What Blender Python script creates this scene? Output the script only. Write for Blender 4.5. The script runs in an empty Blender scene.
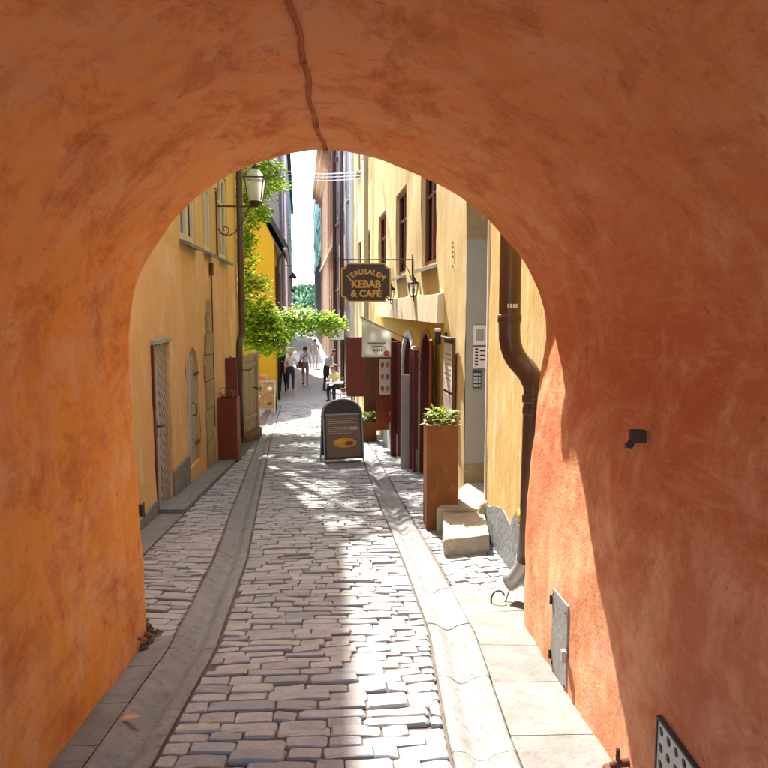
import bpy, bmesh, math, random
from mathutils import Vector, Matrix, noise
R = math.radians
random.seed(7)
scene = bpy.context.scene
COL = scene.collection

# ------------------------------------------------------------------ camera, sky, sun, exposure
cam_d = bpy.data.cameras.new('camera'); cam = bpy.data.objects.new('camera', cam_d); COL.objects.link(cam)
cam.location = (0, 0, 1.6); cam.rotation_euler = (R(90 - 5.89), 0, R(-1.71))
cam_d.angle = 2 * math.atan(384 / 737.0); cam_d.clip_start = 0.05; cam_d.clip_end = 4000
scene.camera = cam
SUN = Vector((0.19, -0.76, -0.98)).normalized()
world = bpy.data.worlds.new('World'); scene.world = world; world.use_nodes = True
wn = world.node_tree; wn.nodes.clear()
sky = wn.nodes.new('ShaderNodeTexSky'); sky.sky_type = 'NISHITA'; sky.sun_disc = False
sky.sun_elevation = math.asin(-SUN.z); sky.sun_rotation = math.atan2(-SUN.x, -SUN.y)
sky.air_density = 1.0; sky.dust_density = 2.0; sky.ozone_density = 1.0
bg = wn.nodes.new('ShaderNodeBackground'); bg.inputs[1].default_value = 0.15
wo = wn.nodes.new('ShaderNodeOutputWorld')
wn.links.new(sky.outputs[0], bg.inputs[0]); wn.links.new(bg.outputs[0], wo.inputs[0])
sl = bpy.data.lights.new('sun', 'SUN'); sl.energy = 2.45; sl.angle = R(0.6); sl.color = (1.0, 0.94, 0.84)
so = bpy.data.objects.new('sun', sl); COL.objects.link(so)
so.rotation_euler = SUN.to_track_quat('-Z', 'Y').to_euler(); so.location = (0, 0, 40)
scene.view_settings.view_transform = 'Standard'; scene.view_settings.look = 'None'
scene.view_settings.gamma = 1.0; scene.view_settings.exposure = 2.85
scene.cycles.caustics_reflective = False; scene.cycles.caustics_refractive = False; scene.cycles.blur_glossy = 1.0
scene.cycles.max_bounces = 8; scene.cycles.diffuse_bounces = 6; scene.cycles.transparent_max_bounces = 8

# ------------------------------------------------------------------ materials
MATS = {}
def mat(name, c1, c2=None, scale=4.0, rough=0.85, bump=0.0, bscale=30.0, c3=None, metal=0.0, stretch=(1, 1, 1),
        contrast=0.25, spec=0.3, transl=0.0, island=0.0, island_cols=None, bdist=0.02):
    """noise-mottled surface: c1 to c2 by a large noise, c3 in small patches, fine bump"""
    if name in MATS: return MATS[name]
    m = bpy.data.materials.new(name); m.use_nodes = True; t = m.node_tree; N = t.nodes; Lk = t.links
    b = N['Principled BSDF']
    b.inputs['Roughness'].default_value = rough; b.inputs['Metallic'].default_value = metal
    b.inputs['Specular IOR Level'].default_value = spec
    tc = N.new('ShaderNodeTexCoord'); mp = N.new('ShaderNodeMapping'); mp.inputs['Scale'].default_value = stretch
    geo = N.new('ShaderNodeNewGeometry')
    Lk.new(geo.outputs['Position'], mp.inputs['Vector'])
    col = None
    if c2 is None: c2 = tuple(x * 0.75 for x in c1)
    n1 = N.new('ShaderNodeTexNoise'); n1.inputs['Scale'].default_value = scale; n1.inputs['Detail'].default_value = 8
    n1.inputs['Roughness'].default_value = 0.62; Lk.new(mp.outputs[0], n1.inputs['Vector'])
    r1 = N.new('ShaderNodeValToRGB'); r1.color_ramp.elements[0].position = 0.5 - contrast; r1.color_ramp.elements[1].position = 0.5 + contrast
    r1.color_ramp.elements[0].color = (*c1, 1); r1.color_ramp.elements[1].color = (*c2, 1)
    Lk.new(n1.outputs[0], r1.inputs[0]); col = r1.outputs[0]
    if c3 is not None:
        n2 = N.new('ShaderNodeTexNoise'); n2.inputs['Scale'].default_value = scale * 2.3; n2.inputs['Detail'].default_value = 9
        n2.inputs['Roughness'].default_value = 0.68
        Lk.new(mp.outputs[0], n2.inputs['Vector'])
        r2 = N.new('ShaderNodeValToRGB'); r2.color_ramp.elements[0].position = 0.53; r2.color_ramp.elements[1].position = 0.68
        Lk.new(n2.outputs[0], r2.inputs[0])
        mx = N.new('ShaderNodeMixRGB'); Lk.new(r2.outputs[0], mx.inputs[0]); Lk.new(col, mx.inputs[1]); mx.inputs[2].default_value = (*c3, 1)
        col = mx.outputs[0]
    if island > 0:
        oi = N.new('ShaderNodeObjectInfo'); ad = N.new('ShaderNodeMath'); ad.operation = 'ADD'
        Lk.new(oi.outputs['Random'], ad.inputs[0]); Lk.new(geo.outputs['Random Per Island'], ad.inputs[1])
        fr = N.new('ShaderNodeMath'); fr.operation = 'FRACT'; Lk.new(ad.outputs[0], fr.inputs[0])
        rr = N.new('ShaderNodeValToRGB'); cols = island_cols or [(0.7, 0.7, 0.7), (1, 1, 1)]
        el = rr.color_ramp.elements
        while len(el) < len(cols): el.new(0.5)
        for i, c in enumerate(cols):
            el[i].position = i / (len(cols) - 1); el[i].color = (*c, 1)
        Lk.new(fr.outputs[0], rr.inputs[0])
        mx = N.new('ShaderNodeMixRGB'); mx.blend_type = 'MULTIPLY'; mx.inputs[0].default_value = island
        Lk.new(col, mx.inputs[1]); Lk.new(rr.outputs[0], mx.inputs[2]); col = mx.outputs[0]
    Lk.new(col, b.inputs['Base Color'])
    if bump > 0:
        n3 = N.new('ShaderNodeTexNoise'); n3.inputs['Scale'].default_value = bscale; n3.inputs['Detail'].default_value = 8
        n3.inputs['Roughness'].default_value = 0.65
        Lk.new(mp.outputs[0], n3.inputs['Vector'])
        bp = N.new('ShaderNodeBump'); bp.inputs['Strength'].default_value = bump; bp.inputs['Distance'].default_value = bdist
        Lk.new(n3.outputs[0], bp.inputs['Height']); Lk.new(bp.outputs[0], b.inputs['Normal'])
    if transl > 0:
        tr = N.new('ShaderNodeBsdfTranslucent'); ms = N.new('ShaderNodeMixShader'); ms.inputs[0].default_value = transl
        Lk.new(col, tr.inputs['Color']); Lk.new(b.outputs[0], ms.inputs[1]); Lk.new(tr.outputs[0], ms.inputs[2])
        Lk.new(ms.outputs[0], N['Material Output'].inputs[0])
    MATS[name] = m
    return m

def glass_mat(name, col, rough=0.08):
    m = bpy.data.materials.new(name); m.use_nodes = True; b = m.node_tree.nodes['Principled BSDF']
    b.inputs['Base Color'].default_value = (*col, 1); b.inputs['Roughness'].default_value = rough
    b.inputs['Specular IOR Level'].default_value = 0.8
    MATS[name] = m; return m

def clear_glass(name):
    m = bpy.data.materials.new(name); m.use_nodes = True; N = m.node_tree.nodes; Lk = m.node_tree.links
    N.remove(N['Principled BSDF'])
    tr = N.new('ShaderNodeBsdfTransparent'); tr.inputs[0].default_value = (0.93, 0.96, 0.95, 1)
    gl = N.new('ShaderNodeBsdfGlossy'); gl.inputs['Roughness'].default_value = 0.1
    df = N.new('ShaderNodeBsdfTranslucent'); df.inputs[0].default_value = (0.9, 0.9, 0.88, 1)
    ms = N.new('ShaderNodeMixShader'); ms.inputs[0].default_value = 0.15
    m2 = N.new('ShaderNodeMixShader'); m2.inputs[0].default_value = 0.35
    Lk.new(tr.outputs[0], ms.inputs[1]); Lk.new(gl.outputs[0], ms.inputs[2])
    Lk.new(ms.outputs[0], m2.inputs[1]); Lk.new(df.outputs[0], m2.inputs[2])
    Lk.new(m2.outputs[0], N['Material Output'].inputs[0])
    MATS[name] = m; return m

def vault_mat():
    m = bpy.data.materials.new('terracotta_plaster'); m.use_nodes = True; t = m.node_tree; N = t.nodes; Lk = t.links
    b = N['Principled BSDF']; b.inputs['Roughness'].default_value = 0.9; b.inputs['Specular IOR Level'].default_value = 0.15
    geo = N.new('ShaderNodeNewGeometry'); P = geo.outputs['Position']
    def nz(scale, det, rough, st=(1, 1, 1), dist=0.0):
        mp = N.new('ShaderNodeMapping'); mp.inputs['Scale'].default_value = st; Lk.new(P, mp.inputs['Vector'])
        n = N.new('ShaderNodeTexNoise'); n.inputs['Scale'].default_value = scale; n.inputs['Detail'].default_value = det
        n.inputs['Roughness'].default_value = rough; n.inputs['Distortion'].default_value = dist
        Lk.new(mp.outputs[0], n.inputs['Vector']); return n.outputs[0]
    def ramp(inp, stops):
        r = N.new('ShaderNodeValToRGB'); el = r.color_ramp.elements
        while len(el) < len(stops): el.new(0.5)
        for i, (p, c) in enumerate(stops):
            el[i].position = p; el[i].color = (*c, 1) if len(c) == 3 else c
        Lk.new(inp, r.inputs[0]); return r.outputs[0]
    def mix(f, a, bb, mode='MIX'):
        x = N.new('ShaderNodeMixRGB'); x.blend_type = mode
        if isinstance(f, float): x.inputs[0].default_value = f
        else: Lk.new(f, x.inputs[0])
        for i, v in ((1, a), (2, bb)):
            if isinstance(v, tuple): x.inputs[i].default_value = (*v, 1)
            else: Lk.new(v, x.inputs[i])
        return x.outputs[0]
    base = ramp(nz(0.9, 5, 0.6, dist=0.6), [(0.3, (0.60, 0.185, 0.06)), (0.5, (0.68, 0.26, 0.09)), (0.7, (0.74, 0.34, 0.14))])
    # warm bounce light painted into the colour: left wall yellower, right wall redder
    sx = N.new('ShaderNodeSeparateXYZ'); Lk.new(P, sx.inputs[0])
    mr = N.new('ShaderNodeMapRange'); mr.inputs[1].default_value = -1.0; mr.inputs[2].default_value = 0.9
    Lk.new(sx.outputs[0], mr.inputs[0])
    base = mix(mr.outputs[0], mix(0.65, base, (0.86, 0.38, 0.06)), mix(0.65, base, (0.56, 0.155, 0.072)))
    # brown-pink crown, its colour lightened with height to make up for weak bounce light
    mz = N.new('ShaderNodeMapRange'); mz.inputs[1].default_value = 1.5; mz.inputs[2].default_value = 2.4; Lk.new(sx.outputs[2], mz.inputs[0])
    base = mix(mz.outputs[0], base, mix(0.7, base, (0.88, 0.42, 0.17)))
    # right wall rubbed paler towards its foot, in patches
    ml = N.new('ShaderNodeMapRange'); ml.inputs[1].default_value = 0.9; ml.inputs[2].default_value = -0.1; Lk.new(sx.outputs[2], ml.inputs[0])
    mrx = N.new('ShaderNodeMapRange'); mrx.inputs[1].default_value = 0.7; mrx.inputs[2].default_value = 0.95; Lk.new(sx.outputs[0], mrx.inputs[0])
    rub = ramp(nz(1.8, 9, 0.7), [(0.36, (0.15, 0.15, 0.15)), (0.62, (1, 1, 1))])
    rub = mix(1.0, mix(1.0, rub, ml.outputs[0], 'MULTIPLY'), mrx.outputs[0], 'MULTIPLY')
    base = mix(rub, base, (0.76, 0.43, 0.29))
    worn = ramp(nz(2.4, 12, 0.75, (1, 0.8, 0.75), 0.35), [(0.47, (0, 0, 0)), (0.63, (0.9, 0.9, 0.9))])
    base = mix(worn, base, (0.80, 0.46, 0.26))
    dark = ramp(nz(3.6, 12, 0.78, (1, 0.6, 0.8), 0.4), [(0.49, (0, 0, 0)), (0.64, (0.9, 0.9, 0.9))])
    base = mix(dark, base, (0.52, 0.165, 0.055))
    streak = ramp(nz(5.0, 8, 0.7, (0.7, 1.2, 0.22)), [(0.5, (0, 0, 0)), (0.75, (0.5, 0.5, 0.5))])
    base = mix(streak, base, (0.56, 0.21, 0.09))
    spots = ramp(nz(16, 6, 0.7), [(0.62, (0, 0, 0)), (0.70, (0.7, 0.7, 0.7))])
    base = mix(spots, base, (0.32, 0.095, 0.04))
    # pale scuffs along the old trowel sweeps, hairline cracks and chipped flecks
    tro = ramp(nz(6.0, 12, 0.8, (1.0, 0.28, 1.6), 1.0), [(0.50, (0, 0, 0)), (0.66, (0.5, 0.5, 0.5))])
    base = mix(tro, base, (0.78, 0.42, 0.22))
    vo = N.new('ShaderNodeTexVoronoi'); vo.feature = 'DISTANCE_TO_EDGE'; vo.inputs['Scale'].default_value = 1.1
    wob = N.new('ShaderNodeTexNoise'); wob.inputs['Scale'].default_value = 4.0; wob.inputs['Detail'].default_value = 8; Lk.new(P, wob.inputs['Vector'])
    av = N.new('ShaderNodeMixRGB'); av.blend_type = 'ADD'; av.inputs[0].default_value = 0.35; Lk.new(P, av.inputs[1]); Lk.new(wob.outputs[1], av.inputs[2]); Lk.new(av.outputs[0], vo.inputs['Vector'])
    crack = ramp(vo.outputs['Distance'], [(0.0, (1, 1, 1)), (0.004, (0, 0, 0))])
    gate = ramp(nz(1.7, 4, 0.6), [(0.58, (0, 0, 0)), (0.66, (0.5, 0.5, 0.5))])
    base = mix(mix(1.0, crack, gate, 'MULTIPLY'), base, (0.22, 0.07, 0.035))
    fleck = ramp(nz(34, 5, 0.75), [(0.66, (0, 0, 0)), (0.72, (0.8, 0.8, 0.8))])
    base = mix(fleck, base, (0.82, 0.58, 0.42))
    Lk.new(base, b.inputs['Base Color'])
    b1 = N.new('ShaderNodeBump'); b1.inputs['Strength'].default_value = 0.35; b1.inputs['Distance'].default_value = 0.03
    Lk.new(nz(9, 10, 0.7, dist=0.4), b1.inputs['Height'])
    b2 = N.new('ShaderNodeBump'); b2.inputs['Strength'].default_value = 0.7; b2.inputs['Distance'].default_value = 0.006
    Lk.new(nz(70, 6, 0.7, (1, 0.4, 1)), b2.inputs['Height']); Lk.new(b1.outputs[0], b2.inputs['Normal'])
    Lk.new(b2.outputs[0], b.inputs['Normal'])
    MATS['vault'] = m; return m
vault_mat()

ISL = [(0.60, 0.60, 0.61), (0.96, 0.95, 0.94), (0.76, 0.78, 0.82), (1.0, 0.95, 0.90), (0.84, 0.78, 0.76), (0.68, 0.69, 0.72), (0.92, 0.93, 0.96)]
M_cob = mat('cobble_stone', (0.42, 0.435, 0.445), (0.29, 0.302, 0.31), 14, 0.72, 0.5, 55, c3=(0.40, 0.39, 0.39), island=1.0, island_cols=ISL, bdist=0.01)
M_bed = mat('joint_dirt', (0.17, 0.125, 0.10), (0.09, 0.07, 0.06), 9, 0.95, 0.6, 60, c3=(0.17, 0.15, 0.09))
M_gut = mat('gutter_granite', (0.27, 0.273, 0.273), (0.18, 0.182, 0.183), 8, 0.85, 0.9, 45, c3=(0.14, 0.133, 0.12), island=0.6, island_cols=[(0.8, 0.8, 0.8), (1, 1, 1)], bdist=0.008)
M_slab = mat('pavement_slab', (0.26, 0.255, 0.24), (0.16, 0.155, 0.145), 6, 0.88, 0.9, 40, c3=(0.16, 0.148, 0.13), island=0.5, bdist=0.01)
M_farroad = mat('far_road_stone', (0.36, 0.35, 0.35), (0.26, 0.25, 0.25), 7, 0.85, 0.8, 9)
M_ground = mat('ground_dirt', (0.42, 0.40, 0.37), (0.34, 0.32, 0.30), 0.6, 0.95)
M_lwall = mat('ochre_plaster_left', (0.75, 0.48, 0.23), (0.56, 0.33, 0.125), 1.0, 0.92, 0.6, 18, c3=(0.72, 0.55, 0.36), stretch=(1, 1, 0.6), bdist=0.015)
M_lwall2 = mat('ochre_plaster_upper', (0.64, 0.45, 0.15), (0.57, 0.38, 0.12), 1.5, 0.92, 0.4, 18, c3=(0.66, 0.5, 0.24), stretch=(1, 1, 0.5), bdist=0.015)
M_cream = mat('cream_plaster', (0.80, 0.64, 0.32), (0.66, 0.49, 0.20), 1.6, 0.92, 0.6, 14, c3=(0.80, 0.71, 0.50), stretch=(1, 1, 0.35), bdist=0.012)
M_fascia = mat('cream_fascia', (0.80, 0.72, 0.50), (0.72, 0.62, 0.40), 2.0, 0.9, 0.4, 16, bdist=0.01)
M_ochre = mat('ochre_shopfront', (0.68, 0.48, 0.10), (0.58, 0.40, 0.08), 1.8, 0.88, 0.35, 16, c3=(0.7, 0.52, 0.2), stretch=(1, 1, 0.5))
M_near = mat('yellow_plaster_near', (0.70, 0.50, 0.19), (0.52, 0.34, 0.10), 1.9, 0.92, 0.6, 14, c3=(0.74, 0.61, 0.34), stretch=(1, 1, 0.4), bdist=0.015)
M_plinth = mat('grey_cement', (0.23, 0.24, 0.245), (0.15, 0.16, 0.165), 4, 0.95, 0.9, 20, c3=(0.30, 0.30, 0.295))
M_greyp = mat('grey_green_paint', (0.36, 0.36, 0.30), (0.32, 0.32, 0.26), 2, 0.7, 0.15, 30)
M_stone = mat('rough_limestone', (0.46, 0.41, 0.31), (0.33, 0.285, 0.205), 6, 0.95, 1.0, 22, c3=(0.52, 0.47, 0.38))
M_sand = mat('weathered_sandstone', (0.40, 0.31, 0.16), (0.29, 0.22, 0.11), 5, 0.95, 0.9, 18, c3=(0.46, 0.38, 0.22))
M_pipe = mat('brown_pipe', (0.105, 0.048, 0.028), (0.07, 0.034, 0.022), 6, 0.38, 0.05, 30, spec=0.5)
M_zinc = mat('zinc_metal', (0.45, 0.46, 0.46), (0.32, 0.33, 0.33), 8, 0.45, 0.15, 30, metal=0.6)
M_iron = mat('black_iron', (0.03, 0.028, 0.026), (0.05, 0.035, 0.028), 12, 0.55, 0.2, 60)
M_rust = mat('rusted_iron', (0.16, 0.06, 0.03), (0.08, 0.03, 0.02), 12, 0.85, 0.5, 60)
M_corten = mat('corten_steel', (0.20, 0.068, 0.013), (0.15, 0.048, 0.010), 5, 0.6, 0.2, 60, c3=(0.26, 0.095, 0.02), stretch=(1, 1, 0.5))
M_corten2 = mat('corten_steel_red', (0.20, 0.043, 0.014), (0.15, 0.030, 0.011), 5, 0.6, 0.12, 60, stretch=(1, 1, 0.5))
M_red = mat('dark_red_paint', (0.14, 0.022, 0.018), (0.10, 0.016, 0.013), 4, 0.45, 0.1, 40, spec=0.45)
M_redbr = mat('red_brown_paint', (0.26, 0.06, 0.022), (0.20, 0.045, 0.018), 4, 0.5, 0.1, 40)
M_brownw = mat('brown_wood', (0.17, 0.08, 0.035), (0.11, 0.05, 0.024), 6, 0.65, 0.3, 30, stretch=(3, 3, 0.4))
M_door1 = mat('grey_brown_planks', (0.46, 0.42, 0.38), (0.37, 0.32, 0.28), 3, 0.55, 0.3, 40, c3=(0.36, 0.25, 0.20), stretch=(1, 1, 0.5))
M_gatew = mat('weathered_gate_wood', (0.36, 0.29, 0.18), (0.27, 0.21, 0.13), 4, 0.8, 0.4, 30, stretch=(3, 3, 0.4))
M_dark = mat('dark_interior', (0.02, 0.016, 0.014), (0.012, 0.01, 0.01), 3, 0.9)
M_white = mat('white_paint', (0.78, 0.77, 0.73), (0.70, 0.69, 0.65), 6, 0.6, 0.05, 40)
M_crmpaint = mat('cream_window_paint', (0.62, 0.55, 0.36), (0.56, 0.48, 0.30), 6, 0.65, 0.1, 40)
M_wfr = mat('red_brown_frame', (0.17, 0.045, 0.028), (0.12, 0.03, 0.02), 5, 0.45, 0.1, 40, spec=0.4)
M_sheet = mat('sheet_metal_sill', (0.52, 0.53, 0.52), (0.42, 0.43, 0.42), 8, 0.4, 0.1, 30, metal=0.4)
M_yel = mat('yellow_house_plaster', (0.64, 0.39, 0.02), (0.55, 0.32, 0.015), 0.8, 0.9, 0.3, 12, stretch=(1, 1, 0.5))
M_pink = mat('pinkish_plaster', (0.58, 0.46, 0.38), (0.50, 0.39, 0.32), 0.8, 0.9, 0.3, 10, stretch=(1, 1, 0.4))
M_pale = mat('pale_grey_plaster', (0.58, 0.60, 0.56), (0.50, 0.52, 0.49), 0.8, 0.9, 0.3, 10, stretch=(1, 1, 0.4))
M_mauve = mat('mauve_plaster', (0.52, 0.44, 0.43), (0.44, 0.37, 0.36), 0.8, 0.9, 0.3, 10, stretch=(1, 1, 0.4))
M_brownp = mat('brown_stone_facade', (0.62, 0.46, 0.33), (0.52, 0.37, 0.26), 0.8, 0.9, 0.3, 10, c3=(0.66, 0.52, 0.40), stretch=(1, 1, 0.4))
M_teal = mat('teal_scaffold_sheet', (0.16, 0.46, 0.50), (0.30, 0.58, 0.60), 0.5, 0.7, 0.8, 1.2, c3=(0.10, 0.33, 0.38), bdist=0.4)
M_roof = mat('dark_roof', (0.045, 0.047, 0.055), (0.03, 0.03, 0.036), 2, 0.6, 0.3, 8)
M_tile = mat('red_roof_tile', (0.3, 0.1, 0.05), (0.2, 0.07, 0.04), 2, 0.85, 0.4, 8)
M_leaf = mat('leaf_green', (0.15, 0.31, 0.016), (0.29, 0.45, 0.028), 1.4, 0.5, c3=(0.44, 0.52, 0.05), transl=0.6, island=0.7, island_cols=[(0.55, 0.7, 0.6), (1, 1, 1), (1.0, 0.95, 0.5)])
M_leaf2 = mat('plant_leaf_lime', (0.36, 0.42, 0.08), (0.18, 0.28, 0.04), 9, 0.5, transl=0.4, island=0.6)
M_bark = mat('bark', (0.12, 0.09, 0.06), (0.07, 0.055, 0.04), 10, 0.95, 0.8, 30)
M_soil = mat('soil', (0.05, 0.035, 0.025), (0.03, 0.022, 0.016), 20, 0.95, 0.8, 60)
M_gold = mat('gold_paint', (0.62, 0.36, 0.055), (0.52, 0.29, 0.04), 20, 0.4, spec=0.5)
M_signbr = mat('dark_brown_board', (0.035, 0.018, 0.012), (0.028, 0.014, 0.01), 8, 0.45, spec=0.5)
M_boardgr = mat('charcoal_board', (0.055, 0.055, 0.055), (0.04, 0.04, 0.04), 8, 0.55)
M_boardbr = mat('brown_menu_print', (0.20, 0.14, 0.095), (0.15, 0.10, 0.07), 7, 0.5)
M_boardyl = mat('amber_menu_print', (0.42, 0.30, 0.13), (0.14, 0.08, 0.035), 9, 0.5, c3=(0.55, 0.46, 0.30))
M_orange = mat('orange_board', (0.60, 0.17, 0.05), (0.5, 0.13, 0.04), 6, 0.5)
M_paper = mat('paper_white', (0.74, 0.74, 0.69), (0.70, 0.70, 0.64), 5, 0.8)
M_ink = mat('ink_dark', (0.04, 0.04, 0.04), None, 5, 0.8)
M_redink = mat('ink_red', (0.55, 0.06, 0.04), None, 5, 0.8)
M_food = mat('food_print', (0.55, 0.20, 0.04), (0.62, 0.36, 0.06), 25, 0.6)
M_food2 = mat('food_print_brown', (0.30, 0.12, 0.05), (0.45, 0.2, 0.06), 25, 0.6)
M_yellow = mat('yellow_band', (0.75, 0.5, 0.02), None, 5, 0.5)
M_water = glass_mat('water', (0.05, 0.10, 0.12), 0.15)
M_hillt = mat('hill_wood', (0.05, 0.13, 0.05), (0.10, 0.20, 0.08), 0.08, 0.8, island=0.6)
M_pane = glass_mat('window_glass', (0.03, 0.035, 0.04), 0.05)
M_paneL = glass_mat('pale_window_glass', (0.32, 0.32, 0.28), 0.12)
M_lglass = clear_glass('lantern_glass')
M_skin = mat('skin', (0.55, 0.32, 0.22), (0.5, 0.28, 0.19), 10, 0.6)
M_shirtw = mat('cloth_white', (0.72, 0.70, 0.65), (0.66, 0.64, 0.6), 8, 0.9)
M_shirtg = mat('cloth_light_grey', (0.52, 0.51, 0.50), (0.46, 0.45, 0.44), 8, 0.9)
M_black = mat('cloth_black', (0.02, 0.02, 0.022), (0.03, 0.03, 0.032), 8, 0.9)
M_jeans = mat('cloth_dark_blue', (0.035, 0.045, 0.07), (0.03, 0.035, 0.055), 8, 0.9)
M_shorts = mat('cloth_taupe', (0.25, 0.20, 0.17), (0.2, 0.16, 0.14), 8, 0.9)
M_yelcl = mat('cloth_pale_yellow', (0.72, 0.66, 0.36), (0.66, 0.6, 0.32), 8, 0.9)
M_hair = mat('hair_dark', (0.03, 0.02, 0.014), (0.05, 0.03, 0.02), 20, 0.6)
M_hairr = mat('hair_auburn', (0.30, 0.10, 0.03), (0.22, 0.07, 0.02), 20, 0.6)
M_bag = mat('leather_oxblood', (0.14, 0.03, 0.03), (0.1, 0.02, 0.02), 8, 0.55)
M_carw = mat('car_paint_white', (0.8, 0.8, 0.8), (0.78, 0.78, 0.78), 2, 0.25, spec=0.6)
M_tyre = mat('tyre_rubber', (0.02, 0.02, 0.02), None, 5, 0.9)

# ------------------------------------------------------------------ mesh helpers
class MB:
    def __init__(s): s.v = []; s.f = []
    def poly(s, pts):
        i = len(s.v); s.v += [tuple(p) for p in pts]; s.f.append(tuple(range(i, i + len(pts))))
    def box(s, x0, x1, y0, y1, z0, z1):
        i = len(s.v)
        s.v += [(x0, y0, z0), (x1, y0, z0), (x1, y1, z0), (x0, y1, z0), (x0, y0, z1), (x1, y0, z1), (x1, y1, z1), (x0, y1, z1)]
        s.f += [tuple(i + k for k in q) for q in ((3, 2, 1, 0), (4, 5, 6, 7), (0, 1, 5, 4), (1, 2, 6, 5), (2, 3, 7, 6), (3, 0, 4, 7))]
        return s
    def hexa(s, pts):
        i = len(s.v); s.v += [tuple(p) for p in pts]
        s.f += [tuple(i + k for k in q) for q in ((3, 2, 1, 0), (4, 5, 6, 7), (0, 1, 5, 4), (1, 2, 6, 5), (2, 3, 7, 6), (3, 0, 4, 7))]
        return s
    def bar(s, a, b, w, h=None, up=(0, 0, 1)):
        a = Vector(a); b = Vector(b); d = (b - a).normalized(); h = h or w
        u = Vector(up)
        if abs(d.dot(u)) > 0.98: u = Vector((1, 0, 0))
        sx = d.cross(u).normalized() * w / 2; sy = sx.cross(d).normalized() * h / 2
        return s.hexa([a - sx - sy, a + sx - sy, a + sx + sy, a - sx + sy, b - sx - sy, b + sx - sy, b + sx + sy, b - sx + sy])
    def tube(s, path, r, n=10, caps=True):
        path = [Vector(p) for p in path]; rr = r if isinstance(r, (list, tuple)) else [r] * len(path)
        rings = []; ref = None
        for k, p in enumerate(path):
            d = (path[min(k + 1, len(path) - 1)] - path[max(k - 1, 0)]).normalized()
            if ref is None:
                ref = Vector((0, 0, 1)) if abs(d.z) < 0.9 else Vector((1, 0, 0))
            u = (ref - d * ref.dot(d)).normalized(); w = d.cross(u); ref = u
            i = len(s.v)
            for j in range(n):
                a = 2 * math.pi * j / n
                s.v.append(tuple(p + (u * math.cos(a) + w * math.sin(a)) * rr[k]))
            rings.append(i)
        for a, b in zip(rings, rings[1:]):
            for j in range(n):
                s.f.append((a + j, a + (j + 1) % n, b + (j + 1) % n, b + j))
        if caps:
            s.f.append(tuple(rings[0] + j for j in reversed(range(n)))); s.f.append(tuple(rings[-1] + j for j in range(n)))
        return s
    def lathe(s, prof, c=(0, 0, 0), n=16):
        rings = []
        for r, z in prof:
            i = len(s.v)
            for j in range(n):
                a = 2 * math.pi * j / n
                s.v.append((c[0] + r * math.cos(a), c[1] + r * math.sin(a), c[2] + z))
            rings.append(i)
        for a, b in zip(rings, rings[1:]):
            for j in range(n): s.f.append((a + j, a + (j + 1) % n, b + (j + 1) % n, b + j))
        s.f.append(tuple(rings[0] + j for j in reversed(range(n)))); s.f.append(tuple(rings[-1] + j for j in range(n)))
        return s
    def prism(s, pts, off):
        """closed polygon pts (3D) extruded by vector off"""
        n = len(pts); i = len(s.v); o = Vector(off)
        s.v += [tuple(p) for p in pts] + [tuple(Vector(p) + o) for p in pts]
        s.f.append(tuple(range(i + n - 1, i - 1, -1))); s.f.append(tuple(range(i + n, i + 2 * n)))
        for k in range(n): s.f.append((i + k, i + (k + 1) % n, i + n + (k + 1) % n, i + n + k))
        return s
    def mesh(s, name='m'):
        me = bpy.data.meshes.new(name); me.from_pydata(s.v, [], s.f); me.update(); return me
    def build(s, name, m, parent=None, smooth=False, bevel=0.0, fix=True):
        me = s.mesh(name)
        if fix:
            bm = bmesh.new(); bm.from_mesh(me); bmesh.ops.recalc_face_normals(bm, faces=bm.faces); bm.to_mesh(me); bm.free()
        return obj(name, me, m, parent, smooth, bevel)

def obj(name, me, m, parent=None, smooth=False, bevel=0.0):
    o = bpy.data.objects.new(name, me); COL.objects.link(o)
    if m is not None: me.materials.clear(); me.materials.append(m)
    if parent is not None: o.parent = parent
    if smooth: me.polygons.foreach_set('use_smooth', [True] * len(me.polygons))
    if bevel > 0:
        b = o.modifiers.new('bevel', 'BEVEL'); b.width = bevel; b.segments = 2; b.limit_method = 'ANGLE'
    return o
def tag(o, label, cat, group=None):
    o['label'] = label; o['category'] = cat
    if group: o['group'] = group
    return o
def struct(o): o['kind'] = 'structure'; return o
def thing(name, label, cat, loc=(0, 0, 0), rz=0.0, group=None):
    o = bpy.data.objects.new(name, None); COL.objects.link(o); o.location = loc; o.rotation_euler = (0, 0, rz)
    o.empty_display_size = 0.1
    return tag(o, label, cat, group)
def copy_tree(o, parent=None):
    c = o.copy(); COL.objects.link(c)
    if parent is not None: c.parent = parent
    for ch in list(o.children): copy_tree(ch, c)
    return c
def text_mesh(body, size, extrude=0.002, offset=0.0, spacing=1.0):
    cu = bpy.data.curves.new('t', 'FONT'); cu.body = body; cu.size = size; cu.extrude = extrude; cu.offset = offset
    cu.align_x = 'CENTER'; cu.align_y = 'CENTER'; cu.space_character = spacing; cu.resolution_u = 3
    o = bpy.data.objects.new('t', cu); COL.objects.link(o)
    dg = bpy.context.evaluated_depsgraph_get(); me = bpy.data.meshes.new_from_object(o.evaluated_get(dg))
    bpy.data.objects.remove(o); bpy.data.curves.remove(cu); return me
def text_obj(name, body, size, m, parent, mtx, extrude=0.002, offset=0.0, spacing=1.0):
    me = text_mesh(body, size, extrude, offset, spacing); me.transform(mtx)
    return obj(name, me, m, parent)
# text drawn in local XY -> standing upright, facing local -Y
UPR = Matrix.Rotation(R(90), 4, 'X')

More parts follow.
